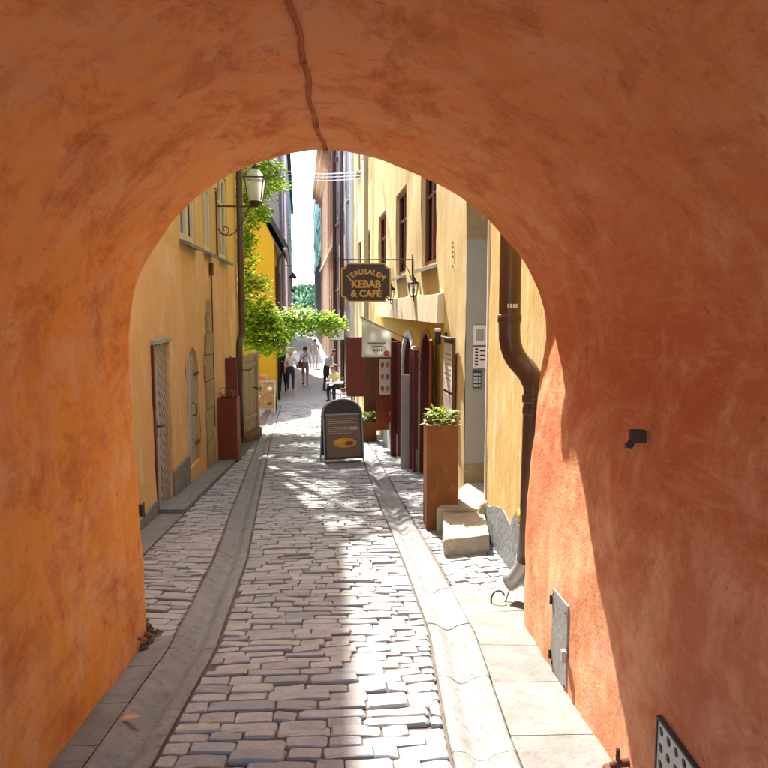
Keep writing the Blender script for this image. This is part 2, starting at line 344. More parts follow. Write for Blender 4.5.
def gz(y):
    if y < 13: return -.087 * y
    if y < 24:
        t = y - 13; return -1.131 - (.087 * t - .062 * t * t / 22)
    if y < 45:
        t = y - 24; return -1.747 - (.025 * t - .021 * t * t / 42)
    return max(-2.0515 - .004 * (y - 45), -2.36)
def lerp_tab(tab, y):
    if y <= tab[0][0]: return tab[0][1]
    for (a, xa), (b, xb) in zip(tab, tab[1:]):
        if y <= b: return xa + (xb - xa) * (y - a) / (b - a)
    (a, xa), (b, xb) = tab[-2], tab[-1]
    return xb + (xb - xa) / (b - a) * (y - b)
GL = [(-6, -.87), (3, -.86), (4.1, -.85), (6.1, -.99), (10.8, -1.49), (16.8, -2.12), (27, -2.95)]   # inner edge, left gutter
GR = [(-6, .36), (3, .37), (4.3, .41), (6.06, .345), (8.85, .2), (13.96, -.01), (27, -.9)]         # inner edge, right gutter
GLx = lambda y: lerp_tab(GL, y)
GRx = lambda y: lerp_tab(GR, y)
LWX = lambda y: -2.29 - .05 * (y - 7.9)      # left facade line
RWX = lambda y: 1.15 - .075 * (y - 8.2)      # right facade line

# ------------------------------------------------------------------ ground, road, pavements
def sheet(name, xl, xr, y0, y1, n, dz, m, nx=1):
    mb = MB(); pts = []
    for k in range(n + 1):
        y = y0 + (y1 - y0) * k / n
        for j in range(nx + 1):
            a, b = xl(y), xr(y); mb.v.append((a + (b - a) * j / nx, y, gz(y) + dz))
    w = nx + 1
    for k in range(n):
        for j in range(nx): mb.f.append((k * w + j, k * w + j + 1, (k + 1) * w + j + 1, (k + 1) * w + j))
    return mb.build(name, m, None, True, fix=False)
struct(sheet('ground', lambda y: -70, lambda y: 70, -40, 118, 158, -.12, M_ground))
road = struct(sheet('road', lambda y: GLx(y) - .02, lambda y: GRx(y) + .02, -6, 26, 64, -.015, M_bed, 4))
pavL = struct(sheet('pavement_left', lambda y: LWX(y) - .1 if y > 4.2 else -1.45, lambda y: GLx(y) - .25, -6, 26, 64, -.013, M_bed, 4))
pavR = struct(sheet('pavement_right', lambda y: GRx(y) + .24, lambda y: max(RWX(y), 0) + .7 if y > 4.5 else 1.25, -6, 26, 64, -.013, M_bed, 4))
struct(sheet('far_road', lambda y: -3.4 - .085 * (y - 27) - .3, lambda y: RWX(y) + .3, 25.9, 118, 60, -.02, M_farroad, 4))

def stone_proto(rng, w=.2, l=.115, h=.055):
    """a worn granite sett: chipped outline, rounded shoulder, slightly domed top"""
    c = .011; hw, hl = w / 2, l / 2
    out = [(-hw + c, -hl), (0, -hl), (hw - c, -hl), (hw, -hl + c), (hw, hl - c), (hw - c, hl), (0, hl), (-hw + c, hl), (-hw, hl - c), (-hw, -hl + c)]
    out = [(x + rng.uniform(-.005, .005), y + rng.uniform(-.0045, .0045)) for x, y in out]
    n = len(out); v = []
    tz = rng.uniform(-.004, .004); tx = rng.uniform(-.04, .04); ty = rng.uniform(-.06, .06)
    v += [(x, y, -h) for x, y in out]
    v += [(x, y, -.005 + x * tx + y * ty) for x, y in out]
    v += [(x * (1 - .006 / hw), y * (1 - .006 / hl), tz + x * tx + y * ty + rng.uniform(-.003, .003)) for x, y in out]
    v.append((0, 0, tz + .0015))
    f = []
    for r in (0, 1):
        for k in range(n): f.append((r * n + k, r * n + (k + 1) % n, (r + 1) * n + (k + 1) % n, (r + 1) * n + k))
    for k in range(n): f.append((2 * n + k, 2 * n + (k + 1) % n, 3 * n))
    return v, f
rng = random.Random(3)
PROTO = [stone_proto(rng) for _ in range(14)]
PROTO_ME = []
for v, f in PROTO:
    me = bpy.data.meshes.new('cobble'); me.from_pydata(v, [], f); me.materials.append(M_cob)
    me.polygons.foreach_set('use_smooth', [False for i in range(len(f))]); PROTO_ME.append(me)

def lay(parent, xl, xr, y0, y1, rowd, wmean, skew, limit, seed, ytest=None, jit=.01):
    rg = random.Random(seed); st = []; y = y0
    while y < y1:
        d = rowd * rg.uniform(.82, 1.22); x = xl(y) - rg.uniform(0, .1); X1 = xr(y)
        wav = rg.uniform(-.02, .02)
        while x < X1 - .03:
            w = wmean * rg.choice((.55, .75, .9, 1.0, 1.1, 1.25, 1.45)) * rg.uniform(.92, 1.08)
            a, b = max(x, xl(y)), min(x + w, X1)
            if X1 - b < .05: b = X1
            if b - a > .04:
                cx = (a + b) / 2; cy = y + d / 2 + skew * (cx - xl(y)) + wav * math.sin(cx * 4 + y * 2) + .03 * math.sin(cx * 1.7 + y * .8) + noise.noise((cx * 1.3, y * .9, seed)) * .05
                ww = (b - a); dd = d
                rot = skew + noise.noise((cx * .9, y * .7, seed + 5)) * .16 + rg.uniform(-.025, .025)
                if ytest is None or ytest(cx, cy):
                    st.append((cx, cy, ww - .006, dd * rg.uniform(.86, .98) - .002, rot, rg.uniform(-.006, .005), rg.randrange(len(PROTO))))
            x += w
        y += d
    # how big each shows: nearest first, inside the field of view
    def seen(s):
        return s[1] > 2.35 and abs(s[0] + .03 * s[1]) < s[1] * .55
    st.sort(key=lambda s: (0 if seen(s) else 1, s[1]))
    rest = MB()
    for i, (cx, cy, w, d, rot, dz, k) in enumerate(st):
        slope = (gz(cy + .05) - gz(cy - .05)) / .1
        if i < limit and seen((cx, cy)):
            o = bpy.data.objects.new('cobble', PROTO_ME[k]); COL.objects.link(o); o.parent = parent
            o.location = (cx, cy, gz(cy) + dz); o.rotation_euler = (math.atan(slope), 0, rot); o.scale = (w / .2, d / .115, 1)
        else:
            base = len(rest.v); c, s = math.cos(rot), math.sin(rot); v, f = PROTO[k]
            for (px, py, pz) in v:
                px *= w / .2; py *= d / .115
                X = cx + px * c - py * s; Y = cy + px * s + py * c
                rest.v.append((X, Y, gz(Y) + dz + pz))
            rest.f += [tuple(base + q for q in ff) for ff in f]
    o = rest.build('cobble_field', M_cob, parent, fix=False); o['kind'] = 'stuff'
    return st
lay(road, lambda y: GLx(y) + .012, lambda y: GRx(y) - .012, -.5, 26, .090, .205, .03, 300, 1)
lay(pavL, lambda y: LWX(y) + .30, lambda y: GLx(y) - .285, 4.36, 26, .090, .18, -.10, 300, 2, ytest=lambda x, y: y > 4.45 or x > -1.25)
lay(pavR, lambda y: GRx(y) + .285, lambda y: RWX(y) + .02 if y > 8.2 else 1.19, 5.05, 26, .092, .19, .22, 260, 3)

def gutter(name, edge, side, seed):
    """channel stones laid end to end; side=-1: runs left of edge, +1 right"""
    rg = random.Random(seed)
    prof = [(0, .006), (.03, .012), (.16, .006), (.30, -.014), (.40, -.030), (.50, -.036), (.60, -.028), (.70, -.006), (.78, .004), (.97, .008), (1, 0)]
    if side > 0: prof = [(0, 0), (.03, .012), (.22, .004), (.34, -.02), (.44, -.03), (.56, -.024), (.68, -.004), (.80, .004), (.97, .010), (1, .002)]
    W = .265
    root = MB(); n = 60
    for k in range(n + 1):
        y = -5.8 + 31.6 * k / n; x = edge(y); a, b = sorted((x, x + side * W))
        root.v += [(a, y, gz(y) - .075), (b, y, gz(y) - .075)]
    for k in range(n): root.f.append((2 * k, 2 * k + 1, 2 * k + 3, 2 * k + 2))
    ro = struct(root.build(name, M_bed, None, fix=False))
    y = -5.6
    while y < 25.4:
        L = rg.uniform(.6, 1.05); m = 9; mb = MB(); e0 = rg.uniform(-.008, .008); e1 = rg.uniform(-.008, .008); dz = rg.uniform(-.002, .002); wj = rg.uniform(-.006, .006)
        cols = len(prof)
        for k in range(m + 1):
            for (u, h) in prof:
                uu = u if side > 0 else 1 - u
                yy = y + .0035 + (L - .007) * k / m
                bend = (e0 * (1 - k / m) + e1 * k / m) * math.sin(uu * 3.0) + .004 * math.sin(uu * 6.28)
                yy += bend
                r = .0 
                xx = edge(yy) + side * uu * (W + wj)
                mb.v.append((xx, yy, gz(yy) + h * 1.15 + dz - r + noise.noise((xx * 9, yy * 6, seed)) * .0025))
        for k in range(m):
            for j in range(cols - 1):
                a = k * cols + j; mb.f.append((a, a + 1, a + cols + 1, a + cols))
        # skirt round the stone
        loop = [j for j in range(cols)] + [k * cols + cols - 1 for k in range(1, m + 1)] + [m * cols + j for j in range(cols - 2, -1, -1)] + [k * cols for k in range(m - 1, 0, -1)]
        b = len(mb.v)
        nl = len(loop)
        for q in loop: mb.v.append(mb.v[q])
        for q in loop: x_, y_, z_ = mb.v[q]; mb.v.append((x_, y_, z_ - .06))
        for q in range(nl):
            q2 = (q + 1) % nl; mb.f.append((b + q, b + q2, b + nl + q2, b + nl + q))
        o = mb.build('gutter_stone', M_gut, ro, fix=False)
        o.data.polygons.foreach_set('use_smooth', [i < m * (cols - 1) for i in range(len(o.data.polygons))])
        y += L
gutter('gutter_left', GLx, -1, 21)
gutter('gutter_right', GRx, 1, 22)

def slabs(parent, xl, xr, y0, y1, L0, L1, seed, thick=.05, lift=.004, name='paving_slab', m=None):
    rg = random.Random(seed); y = y0
    while y < y1:
        L = rg.uniform(L0, L1); e0 = rg.uniform(-.012, .012); mb = MB(); n = 6
        for k in range(n + 1):
            for j in range(5):
                yy = y + .003 + (L - .006) * k / n + e0 * (j / 4 - .5) * (1 if 0 < k < n or True else 0)
                a, b = xl(yy) + .002, xr(yy) - .002; x = a + (b - a) * j / 4
                edge = .0 if k in (0, n) or j in (0, 4) else 0
                mb.v.append((x, yy, gz(yy) + lift - edge + noise.noise((x * 5, yy * 4, seed)) * .006))
        for k in range(n):
            for j in range(4):
                a = k * 5 + j; mb.f.append((a, a + 1, a + 6, a + 5))
        loop = list(range(5)) + [k * 5 + 4 for k in range(1, n + 1)] + [n * 5 + j for j in (3, 2, 1, 0)] + [k * 5 for k in range(n - 1, 0, -1)]
        b = len(mb.v)
        nl = len(loop)
        for q in loop: mb.v.append(mb.v[q])
        for q in loop: x_, y_, z_ = mb.v[q]; mb.v.append((x_, y_, z_ - thick))
        for q in range(nl):
            q2 = (q + 1) % nl; mb.f.append((b + q, b + q2, b + nl + q2, b + nl + q))
        o = mb.build(name, m or M_slab, parent, True, fix=False)
        y += L
slabs(pavL, lambda y: -1.42, lambda y: GLx(y) - .272, -5.5, 4.25, .28, .46, 31)
slabs(pavR, lambda y: GRx(y) + .272, lambda y: 1.22, -5.5, 4.95, .5, .8, 32)
slabs(pavL, lambda y: LWX(y) - .06, lambda y: LWX(y) + .29, 4.6, 8.2, .5, .8, 33)
slabs(pavL, lambda y: LWX(y) - .06, lambda y: LWX(y) + .30, 8.2, 13.2, .7, 1.1, 34, thick=.14, lift=.05, name='kerb_slab')

# ------------------------------------------------------------------ facade helper
def facade(root, name, m, s0, s1, z0, z1, holes=(), o=1, n0=0.0, depth=.22, step=.16, amp=.006, seed=0, arches=(), reveal_m=None, zlow=None):
    """front skin of a wall in (s, outward, z) with real openings; holes: (sa, sb, za, zb); arches: same with a rounded head"""
    S = {s0, s1}; Z = {z0, z1}
    allh = list(holes) + list(arches)
    for a, b, c, d in allh:
        for v_ in (a, b):
            if s0 < v_ < s1: S.add(v_)
        for v_ in (c, d):
            if z0 < v_ < z1: Z.add(v_)
    def fill(st):
        st = sorted(st); out = []
        for a, b in zip(st, st[1:]):
            k = max(1, int(math.ceil((b - a) / step)))
            out += [a + (b - a) * i / k for i in range(k)]
        return out + [st[-1]]
    S = fill(S); Z = fill(Z); mb = MB(); w = len(S)
    def nn(s, z): return n0 + amp * (noise.noise((s * .8, z * .8, seed)) * 1.6 + .6 * noise.noise((s * 3.1, z * 3.1, seed + 9)))
    for z in Z:
        for s in S: mb.v.append((s, o * nn(s, z), z))
    for i in range(len(Z) - 1):
        for j in range(w - 1):
            cs, cz = (S[j] + S[j + 1]) / 2, (Z[i] + Z[i + 1]) / 2
            if any(a < cs < b and c < cz < d for a, b, c, d in allh): continue
            mb.f.append((i * w + j, i * w + j + 1, (i + 1) * w + j + 1, (i + 1) * w + j))
    wall = mb.build(name, m, root, True)
    di = n0 - depth; rname = 'wall_reveal'
    for a, b, c, d in holes:
        rv = MB()
        for (p, q) in (((a, c), (a, d)), ((a, d), (b, d)), ((b, d), (b, c)), ((b, c), (a, c))):
            rv.poly([(p[0], o * nn(*p), p[1]), (q[0], o * nn(*q), q[1]), (q[0], o * di, q[1]), (p[0], o * di, p[1])])
        rv.build(rname, reveal_m or m, root)
    for a, b, c, d in arches:
        r = (b - a) / 2; cs = (a + b) / 2; N = 14; rise = min(r, d - c); rv = MB(); sd = MB()
        arc = [(cs - r * math.cos(math.pi * k / N), d - rise + rise * math.sin(math.pi * k / N)) for k in range(N + 1)]
        for k in range(N):
            p, q = arc[k], arc[k + 1]
            rv.poly([(p[0], o * nn(*p), p[1]), (q[0], o * nn(*q), q[1]), (q[0], o * di, q[1]), (p[0], o * di, p[1])])
            cor = (a, d) if k < N // 2 else (b, d)
            sd.poly([(p[0], o * nn(*p), p[1]), (q[0], o * nn(*q), q[1]), (cor[0], o * nn(*cor), cor[1])])
        for (p, q) in (((a, c), (a, d - rise)), ((b, d - rise), (b, c)), ((b, c), (a, c))):
            rv.poly([(p[0], o * nn(*p), p[1]), (q[0], o * nn(*q), q[1]), (q[0], o * di, q[1]), (p[0], o * di, p[1])])
        rv.build(rname, reveal_m or m, root); sd.build('arch_spandrel', m, root)
    return wall

def window(root, s0, s1, z0, z1, o=1, n=-.12, frame_m=None, pane_m=None, sill=.10, sill_m=None, cross=True, fw=.07, casing=0.0):
    """window part (its panes) > frame, sill"""
    frame_m = frame_m or M_wfr; pane_m = pane_m or M_pane
    mb = MB(); mb.box(s0, s1, *sorted((o * (n - .03), o * (n - .045))), z0, z1); w = mb.build('window', pane_m, root)
    fr = MB(); y = sorted((o * (n - .02), o * (n + .03)))
    fr.box(s0, s0 + fw, *y, z0, z1); fr.box(s1 - fw, s1, *y, z0, z1)
    fr.box(s0 + fw, s1 - fw, *y, z0, z0 + fw); fr.box(s0 + fw, s1 - fw, *y, z1 - fw, z1)
    if cross:
        c = (s0 + s1) / 2; fr.box(c - fw * .6, c + fw * .6, *y, z0 + fw, z1 - fw)
        zz = z0 + (z1 - z0) * .66; y2 = sorted((o * (n - .018), o * (n + .022)))
        fr.box(s0 + fw, c - fw * .6, *y2, zz - .025, zz + .025); fr.box(c + fw * .6, s1 - fw, *y2, zz - .025, zz + .025)
    fr.build('frame', frame_m, w, bevel=.006)
    if casing > 0:
        cs = MB(); y = sorted((o * .004, o * (.004 + casing)))
        cs.box(s0 - .09, s0, *y, z0 - .02, z1 + .09); cs.box(s1, s1 + .09, *y, z0 - .02, z1 + .09); cs.box(s0, s1, *y, z1, z1 + .09)
        cs.build('casing', frame_m, w, bevel=.005)
    if sill > 0:
        sb = MB(); a, b = s0 - .05, s1 + .05
        if o > 0: sb.hexa([(a, n, z0 - .045), (b, n, z0 - .045), (b, sill, z0 - .10), (a, sill, z0 - .10), (a, n, z0 - .005), (b, n, z0 - .005), (b, sill, z0 - .05), (a, sill, z0 - .05)])
        else: sb.hexa([(a, -sill, z0 - .10), (b, -sill, z0 - .10), (b, -n, z0 - .045), (a, -n, z0 - .045), (a, -sill, z0 - .05), (b, -sill, z0 - .05), (b, -n, z0 - .005), (a, -n, z0 - .005)])
        sb.build('sill', sill_m or M_sheet, w)
    return w

def shell(root, s0, s1, z0, z1, o, depth, m, n0=0.0, ends=(True, True)):
    """the rest of the building's body behind its front skin: ends, back, top"""
    mb = MB(); A, B = o * (n0 - .012), o * (n0 - depth)
    if ends[0]: mb.poly([(s0, A, z0), (s0, B, z0), (s0, B, z1), (s0, A, z1)])
    if ends[1]: mb.poly([(s1, A, z0), (s1, B, z0), (s1, B, z1), (s1, A, z1)])
    mb.poly([(s0, B, z0), (s1, B, z0), (s1, B, z1), (s0, B, z1)])
    mb.poly([(s0, A, z1), (s1, A, z1), (s1, B, z1), (s0, B, z1)])
    q = o * (n0 - .45)
    mb.poly([(s0 + .02, q, z0), (s1 - .02, q, z0), (s1 - .02, q, z1 - .02), (s0 + .02, q, z1 - .02)])
    return mb.build('rear_wall', m, root)

def pitched_roof(root, s0, s1, z, o, depth, rise, over, m, thick=.12):
    e0 = o * over; r = -o * depth / 2; e1 = -o * (depth + over); k = rise / (depth / 2)
    mb = MB(); a, b = s0 - .0, s1 + .0; zl = z - over * k
    mb.hexa([(a, e0, zl), (b, e0, zl), (b, r, z + rise), (a, r, z + rise), (a, e0, zl + thick), (b, e0, zl + thick), (b, r, z + rise + thick), (a, r, z + rise + thick)])
    mb.hexa([(a, r, z + rise + .002), (b, r, z + rise + .002), (b, e1, zl), (a, e1, zl), (a, r, z + rise + thick), (b, r, z + rise + thick), (b, e1, zl + thick), (a, e1, zl + thick)])
    ro = mb.build('roof', m, root)
    for s in (s0 + .02, s1 - .02):
        gb = MB(); gb.poly([(s, -o * .02, z), (s, -o * depth, z), (s, r, z + rise)]); gb.build('gable', M_pink, root)
    return ro

# ------------------------------------------------------------------ archway house (the tunnel we stand in)
arch_house = thing('archway_house', 'terracotta plastered house with a vaulted passage through it over the lane', 'building', (0, 0, 0))
def section(nv=40, na=90):
    pts = []
    ZC, B, CX, A = 1.42, 1.07, -.10, 1.22
    for k in range(nv): t = k / nv; pts.append((-1.27 - .05 * t, -.95 + (ZC + .95) * t))
    for k in range(na + 1):
        a = math.pi * (1 - k / na); pts.append((CX + A * math.cos(a), ZC + B * math.sin(a) - (.075 * math.sin(2 * a) if a < math.pi / 2 else 0)))
    for k in range(1, nv + 1): t = k / nv; z = ZC - (ZC + .95) * t; pts.append((1.01 + .11 * max(0, min(1, (z - .35) / 1.07)) ** 1.3, z))
    return pts
SEC = section()
def exit_y(x): return 4.40 + .10 * x
Y_BACK = -.55
vb = MB(); NY = 210; ns = len(SEC)
nrm = []
for k, (x, z) in enumerate(SEC):
    (xa, za), (xb, zb) = SEC[max(k - 1, 0)], SEC[min(k + 1, ns - 1)]
    d = Vector((xb - xa, zb - za)).normalized(); nrm.append((-d.y, d.x))      # points out of the opening
for k in range(NY + 1):
    for q, (x, z) in enumerate(SEC):
        ye = exit_y(x); y = Y_BACK + (ye - Y_BACK) * k / NY
        out = .018 * noise.noise((x * .9, y * .9, z * .9)) * 1.6 + .010 * noise.noise((x * 2.6, y * 2.6, z * 2.6)) + .0065 * noise.noise((x * 5.3, y * 4.2, z * 5.3)) + .004 * noise.noise((x * 11, y * 8, z * 11)) + .002 * noise.noise((x * 23, y * 19, z * 23))
        if ye - y < .10: out += .016 * (1 - (ye - y) / .10) ** 2       # rounded arris at the exit
        if x > .9:
            for yc, zc, ry, rz in ((3.60, -.09, .30, .42), (2.10, -.01, .40, .42)):
                q_ = max(abs(y - yc) / ry, abs(z - zc) / rz)
                if q_ < 1: out *= .1 + .9 * max(0, (q_ - .6) / .4)
        # plaster flares out towards the foot of the left wall
        if x < -1.0 and z < .35: out -= .012 * min(1, (.35 - z) / .6)
        vb.v.append((x + nrm[q][0] * out, y, z + nrm[q][1] * out))
for k in range(NY):
    for q in range(ns - 1):
        a = k * ns + q; vb.f.append((a, a + 1, a + ns + 1, a + ns))
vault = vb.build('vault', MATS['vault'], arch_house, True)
def end_wall(name, yv, flip, m):
    mb = MB(); HX, ZT, ZB = 3.6, 4.4, -1.2; c = (-.1, 1.0)
    outer = []
    ring = [vb.v[(NY if yv is None else 0) * ns + q] for q in range(ns)]
    for (x, y, z) in ring:
        dx, dz = x - c[0], z - c[1]
        if z < 1.42: ox, oz = (-HX if dx < 0 else HX), z
        else:
            t = min((HX / abs(dx)) if abs(dx) > 1e-6 else 1e9, (ZT - c[1]) / dz if dz > 1e-6 else 1e9); ox, oz = c[0] + dx * t, c[1] + dz * t
        outer.append((ox, exit_y(ox) if yv is None else yv, oz))
    for q in range(ns - 1): mb.poly([ring[q], ring[q + 1], outer[q + 1], outer[q]])
    return mb.build(name, m, arch_house)
end_wall('street_front', None, False, M_near)
end_wall('rear_front', Y_BACK, True, M_near)
for sx in (-3.6, 3.6):
    mb = MB(); mb.poly([(sx, Y_BACK, -1.2), (sx, exit_y(sx), -1.2), (sx, exit_y(sx), 4.4), (sx, Y_BACK, 4.4)]); mb.build('side_wall', M_near, arch_house)
mb = MB(); mb.hexa([(-3.7, Y_BACK - .15, 4.38), (3.7, Y_BACK - .15, 4.38), (3.7, 4.95, 4.38), (-3.7, 4.2, 4.38), (-3.7, 1.6, 5.0), (3.7, 1.6, 5.0), (3.7, 1.8, 5.0), (-3.7, 1.8, 5.0)])
mb.build('roof', M_tile, arch_house)

# fittings in the passage
mb = MB(); pts = []
for k in range(40):
    y = -.5 + (4.36 + .5) * k / 39; x = -.215 + .012 * math.sin(y * 3.1) + .006 * math.sin(y * 11)
    zc = 1.42 + 1.07 * math.sqrt(max(0, 1 - ((x + .1) / 1.22) ** 2)); pts.append((x, y, zc - .012 + .018 * noise.noise((x * .9, y * .9, zc * .9)) * 1.6))
mb.tube(pts, .005, 8); mb.tube([(p[0] + .013, p[1], p[2] + .003 + .002 * math.sin(i)) for i, p in enumerate(pts)], .003, 6)
cable = mb.build('ceiling_cable', mat('plastered_cable', (0.50, 0.18, 0.09), (0.34, 0.11, 0.05), 10, .8), None, True)
tag(cable, 'painted electric cable running along the crown of the vault', 'cable')
for k in (26, 34, 38):
    p = pts[k]; cb = MB(); cb.box(p[0] - .008, p[0] + .020, p[1] - .004, p[1] + .004, p[2] - .007, p[2] + .02); cb.build('clip', MATS['plastered_cable'], cable)

M_hatch = mat('grey_hatch_paint', (0.30, 0.31, 0.31), (0.22, 0.225, 0.22), 9, .6, .3, 40, c3=(.26, .17, .12))
hatch = thing('wall_hatch', 'small grey steel hatch with a latch set in the sunlit terracotta wall', 'hatch', (1.004, 3.60, -.09))
mb = MB(); mb.hexa([(0, -.145, -.22), (.03, -.145, -.22), (.03, .145, -.22), (0, .145, -.22), (0, -.145, .235), (.03, -.145, .235), (.03, .145, .215), (0, .145, .215)])
mb.build('plate', M_hatch, hatch, bevel=.003)
mb = MB(); mb.box(-.022, 0, -.155, -.11, -.03, .0); mb.box(-.03, -.008, -.17, -.145, -.045, .015); mb.build('latch', M_zinc, hatch)
for zz in (.15, -.15):
    mb = MB(); mb.tube([(-.006, .145, zz - .025), (-.006, .145, zz + .025)], .008, 8); mb.build('hinge', M_iron, hatch)
for yy in (-.12, .12):
    for zz in (-.19, .19): mb = MB(); mb.box(-.004, 0.0, yy - .006, yy + .006, zz - .006, zz + .006); mb.build('rivet', M_iron, hatch)

# perforated vent plate
vent = thing('vent_plate', 'perforated grey metal vent plate low on the terracotta wall', 'vent', (.995, 2.10, -.01))
bm = bmesh.new(); HW, HH = .23, .23; nxh, nzh = 8, 8; cw, ch = 2 * HW / nxh, 2 * HH / nzh
vc = {}
def V(a, b, c):
    k = (round(a, 5), round(b, 5), round(c, 5))
    if k not in vc: vc[k] = bm.verts.new(k)
    return vc[k]
for i in range(nxh):
    for j in range(nzh):
        cy, cz = -HW + cw * (i + .5), -HH + ch * (j + .5); r = .016; n = 12
        rim = [(cy + r * math.cos(2 * math.pi * k / n + math.pi / n * 0), cz + r * math.sin(2 * math.pi * k / n)) for k in range(n)]
        sq = []
        for k in range(n):
            a = 2 * math.pi * k / n; c_, s_ = math.cos(a), math.sin(a); q = max(abs(c_), abs(s_)); sq.append((cy + c_ / q * cw / 2, cz + s_ / q * ch / 2))
        for k in range(n):
            k2 = (k + 1) % n
            corner = None
            fs = [V(0, *rim[k]), V(0, *sq[k]), V(0, *sq[k2]), V(0, *rim[k2])]
            bm.faces.new(fs)
            bm.faces.new([V(0, *rim[k]), V(0, *rim[k2]), V(.008, *rim[k2]), V(.008, *rim[k])])
        for (sy, sz) in ((1, 1), (-1, 1), (1, -1), (-1, -1)):
            ang = math.atan2(sz, sy); ks = sorted(range(n), key=lambda k: abs(((2 * math.pi * k / n - ang + math.pi) % (2 * math.pi)) - math.pi))[:2]
            try: bm.faces.new([V(0, *sq[ks[0]]), V(0, *sq[ks[1]]), V(0, cy + sy * cw / 2, cz + sz * ch / 2)])
            except Exception: pass
bmesh.ops.recalc_face_normals(bm, faces=bm.faces)
me = bpy.data.meshes.new('plate'); bm.to_mesh(me); bm.free()
obj('plate', me, M_zinc, vent)
mb = MB(); mb.box(.012, .03, -HW, HW, -HH, HH); mb.build('backing', M_dark, vent)
mb = MB()
q = .009
mb.box(-.003, .03, -HW - q, -HW, -HH - q, HH + q); mb.box(-.003, .03, HW, HW + q, -HH - q, HH + q); mb.box(-.003, .03, -HW, HW, HH, HH + q); mb.box(-.003, .03, -HW, HW, -HH - q, -HH)
mb.build('frame', M_iron, vent)

wl = thing('wall_spotlight', 'tiny black box spotlight fixed on the terracotta wall', 'lamp', (1.03, 2.70, 1.11))
mb = MB(); mb.box(-.026, .03, -.02, .02, -.012, .036); mb.build('housing', M_iron, wl, bevel=.004)
mb = MB(); mb.tube([(-.02, 0, -.010), (-.034, 0, -.030)], [.013, .017], 12); mb.build('lamp_head', M_iron, wl, True)
mb = MB(); mb.lathe([(.017, 0), (.017, .003)], (-.034, 0, -.034), 12); mb.build('lens', M_zinc, wl)
rb = thing('iron_peg', 'rusty iron peg sticking out at the foot of the terracotta wall', 'peg', (.995, 2.63, -.13))
mb = MB(); mb.tube([(.04, 0, .0), (-.02, 0, -.005), (-.045, 0, -.02)], [.016, .016, .018], 10); mb.tube([(-.02, 0, 0), (-.022, .004, .055)], [.010, .008], 8); mb.build('shaft', M_rust, rb, True)
mb = MB(); mb.lathe([(.02, 0), (.034, .006), (.034, .012), (.018, .02)], (-.045, 0, -.036), 12); mb.build('foot_plate', M_rust, rb, True)
pn = thing('iron_pintle', 'small dark iron hinge pin on the corner of the orange jamb', 'hinge pin', (-1.30, 4.26, .42))
mb = MB(); mb.box(-.02, .016, -.012, .012, -.035, .035); mb.build('plate', M_iron, pn, bevel=.003)
mb = MB(); mb.tube([(.014, .014, -.045), (.014, .014, .04)], .006, 8); mb.build('pin', M_rust, pn, True)
# broken plaster and rubble at the foot of the left jamb
rb2 = MB(); rg = random.Random(5)
for k in range(46):
    cx, cy = -1.34 + rg.uniform(-.01, .10), 4.20 + rg.uniform(-.16, .14); s = rg.uniform(.014, .035); cz = gz(cy) + rg.uniform(0, .16) * (1 - (cx + 1.34) / .12) + s * .4
    b0 = len(rb2.v)
    for dx, dy, dz in ((1, 0, 0), (-1, 0, 0), (0, 1, 0), (0, -1, 0), (0, 0, 1), (0, 0, -1)):
        rb2.v.append((cx + dx * s * rg.uniform(.6, 1.1), cy + dy * s * rg.uniform(.6, 1.1), cz + dz * s * rg.uniform(.5, 1)))
    rb2.f += [(b0 + a, b0 + b, b0 + c) for a, b, c in ((0, 2, 4), (2, 1, 4), (1, 3, 4), (3, 0, 4), (2, 0, 5), (1, 2, 5), (3, 1, 5), (0, 3, 5))]
rbo = rb2.build('rubble', mat('brown_rubble', (0.16, 0.10, 0.06), (0.09, 0.06, 0.04), 20, .95, .5, 60)); rbo['kind'] = 'stuff'
tag(rbo, 'crumbled brown plaster rubble at the foot of the orange jamb', 'rubble')
# dead leaf lying in the gutter
mb = MB(); mb.poly([(-.045, 0, .002), (-.02, .02, .012), (.03, .018, .016), (.05, 0, .006), (.025, -.018, .014), (-.02, -.016, .01)])
df = mb.build('dry_leaf', mat('dry_leaf_tan', (0.5, 0.30, 0.17), (0.42, 0.24, 0.12), 20, .8)); df.location = (-1.06, 3.22, gz(3.22) + .016); df.rotation_euler = (.05, .1, .4)
tag(df, 'curled tan dry leaf lying in the stone gutter', 'leaf')

# ------------------------------------------------------------------ right side: yellow house with doorway, cream building
nh = thing('yellow_plaster_house', 'narrow yellow plastered house front with grey cement plinth beside the passage mouth', 'building', (1.2, 4.50, 0), R(90))
facade(nh, 'wall', M_near, 0, 2.52, -1.2, 8.6, o=1, amp=.010, seed=41, step=.12)
shell(nh, 0, 2.52, -1.2, 8.6, 1, 3.0, M_near)
mb = MB()   # jagged cement plinth
top = [(0.0, .02), (.35, -.02), (.7, -.06), (.95, -.04), (1.0, .05), (1.12, -.02), (1.25, -.14), (1.6, -.10), (1.9, -.16), (2.2, -.25), (2.5, -.30)]
for (a, za), (b, zb) in zip(top, top[1:]):
    mb.hexa([(a, .0, -1.0), (b, .0, -1.0), (b, .016, -1.0), (a, .016, -1.0), (a, 0, za), (b, 0, zb), (b, .014, zb), (a, .014, za)])
mb.build('plinth', M_plinth, nh)
mb = MB(); mb.box(2.53, 3.72, -.9, -.02, 3.05, 8.6); mb.build('lintel', M_near, nh)
mb = MB(); mb.box(2.53, 3.70, -.30, -.24, -.35, 3.04); door = mb.build('door', M_red, nh)
mb = MB()
for a in (2.62, 3.18):
    for z in (-.1, 1.0, 2.0): mb.box(a, a + .44, -.242, -.225, z, z + .8)
mb.build('panel', M_red, door, bevel=.01)
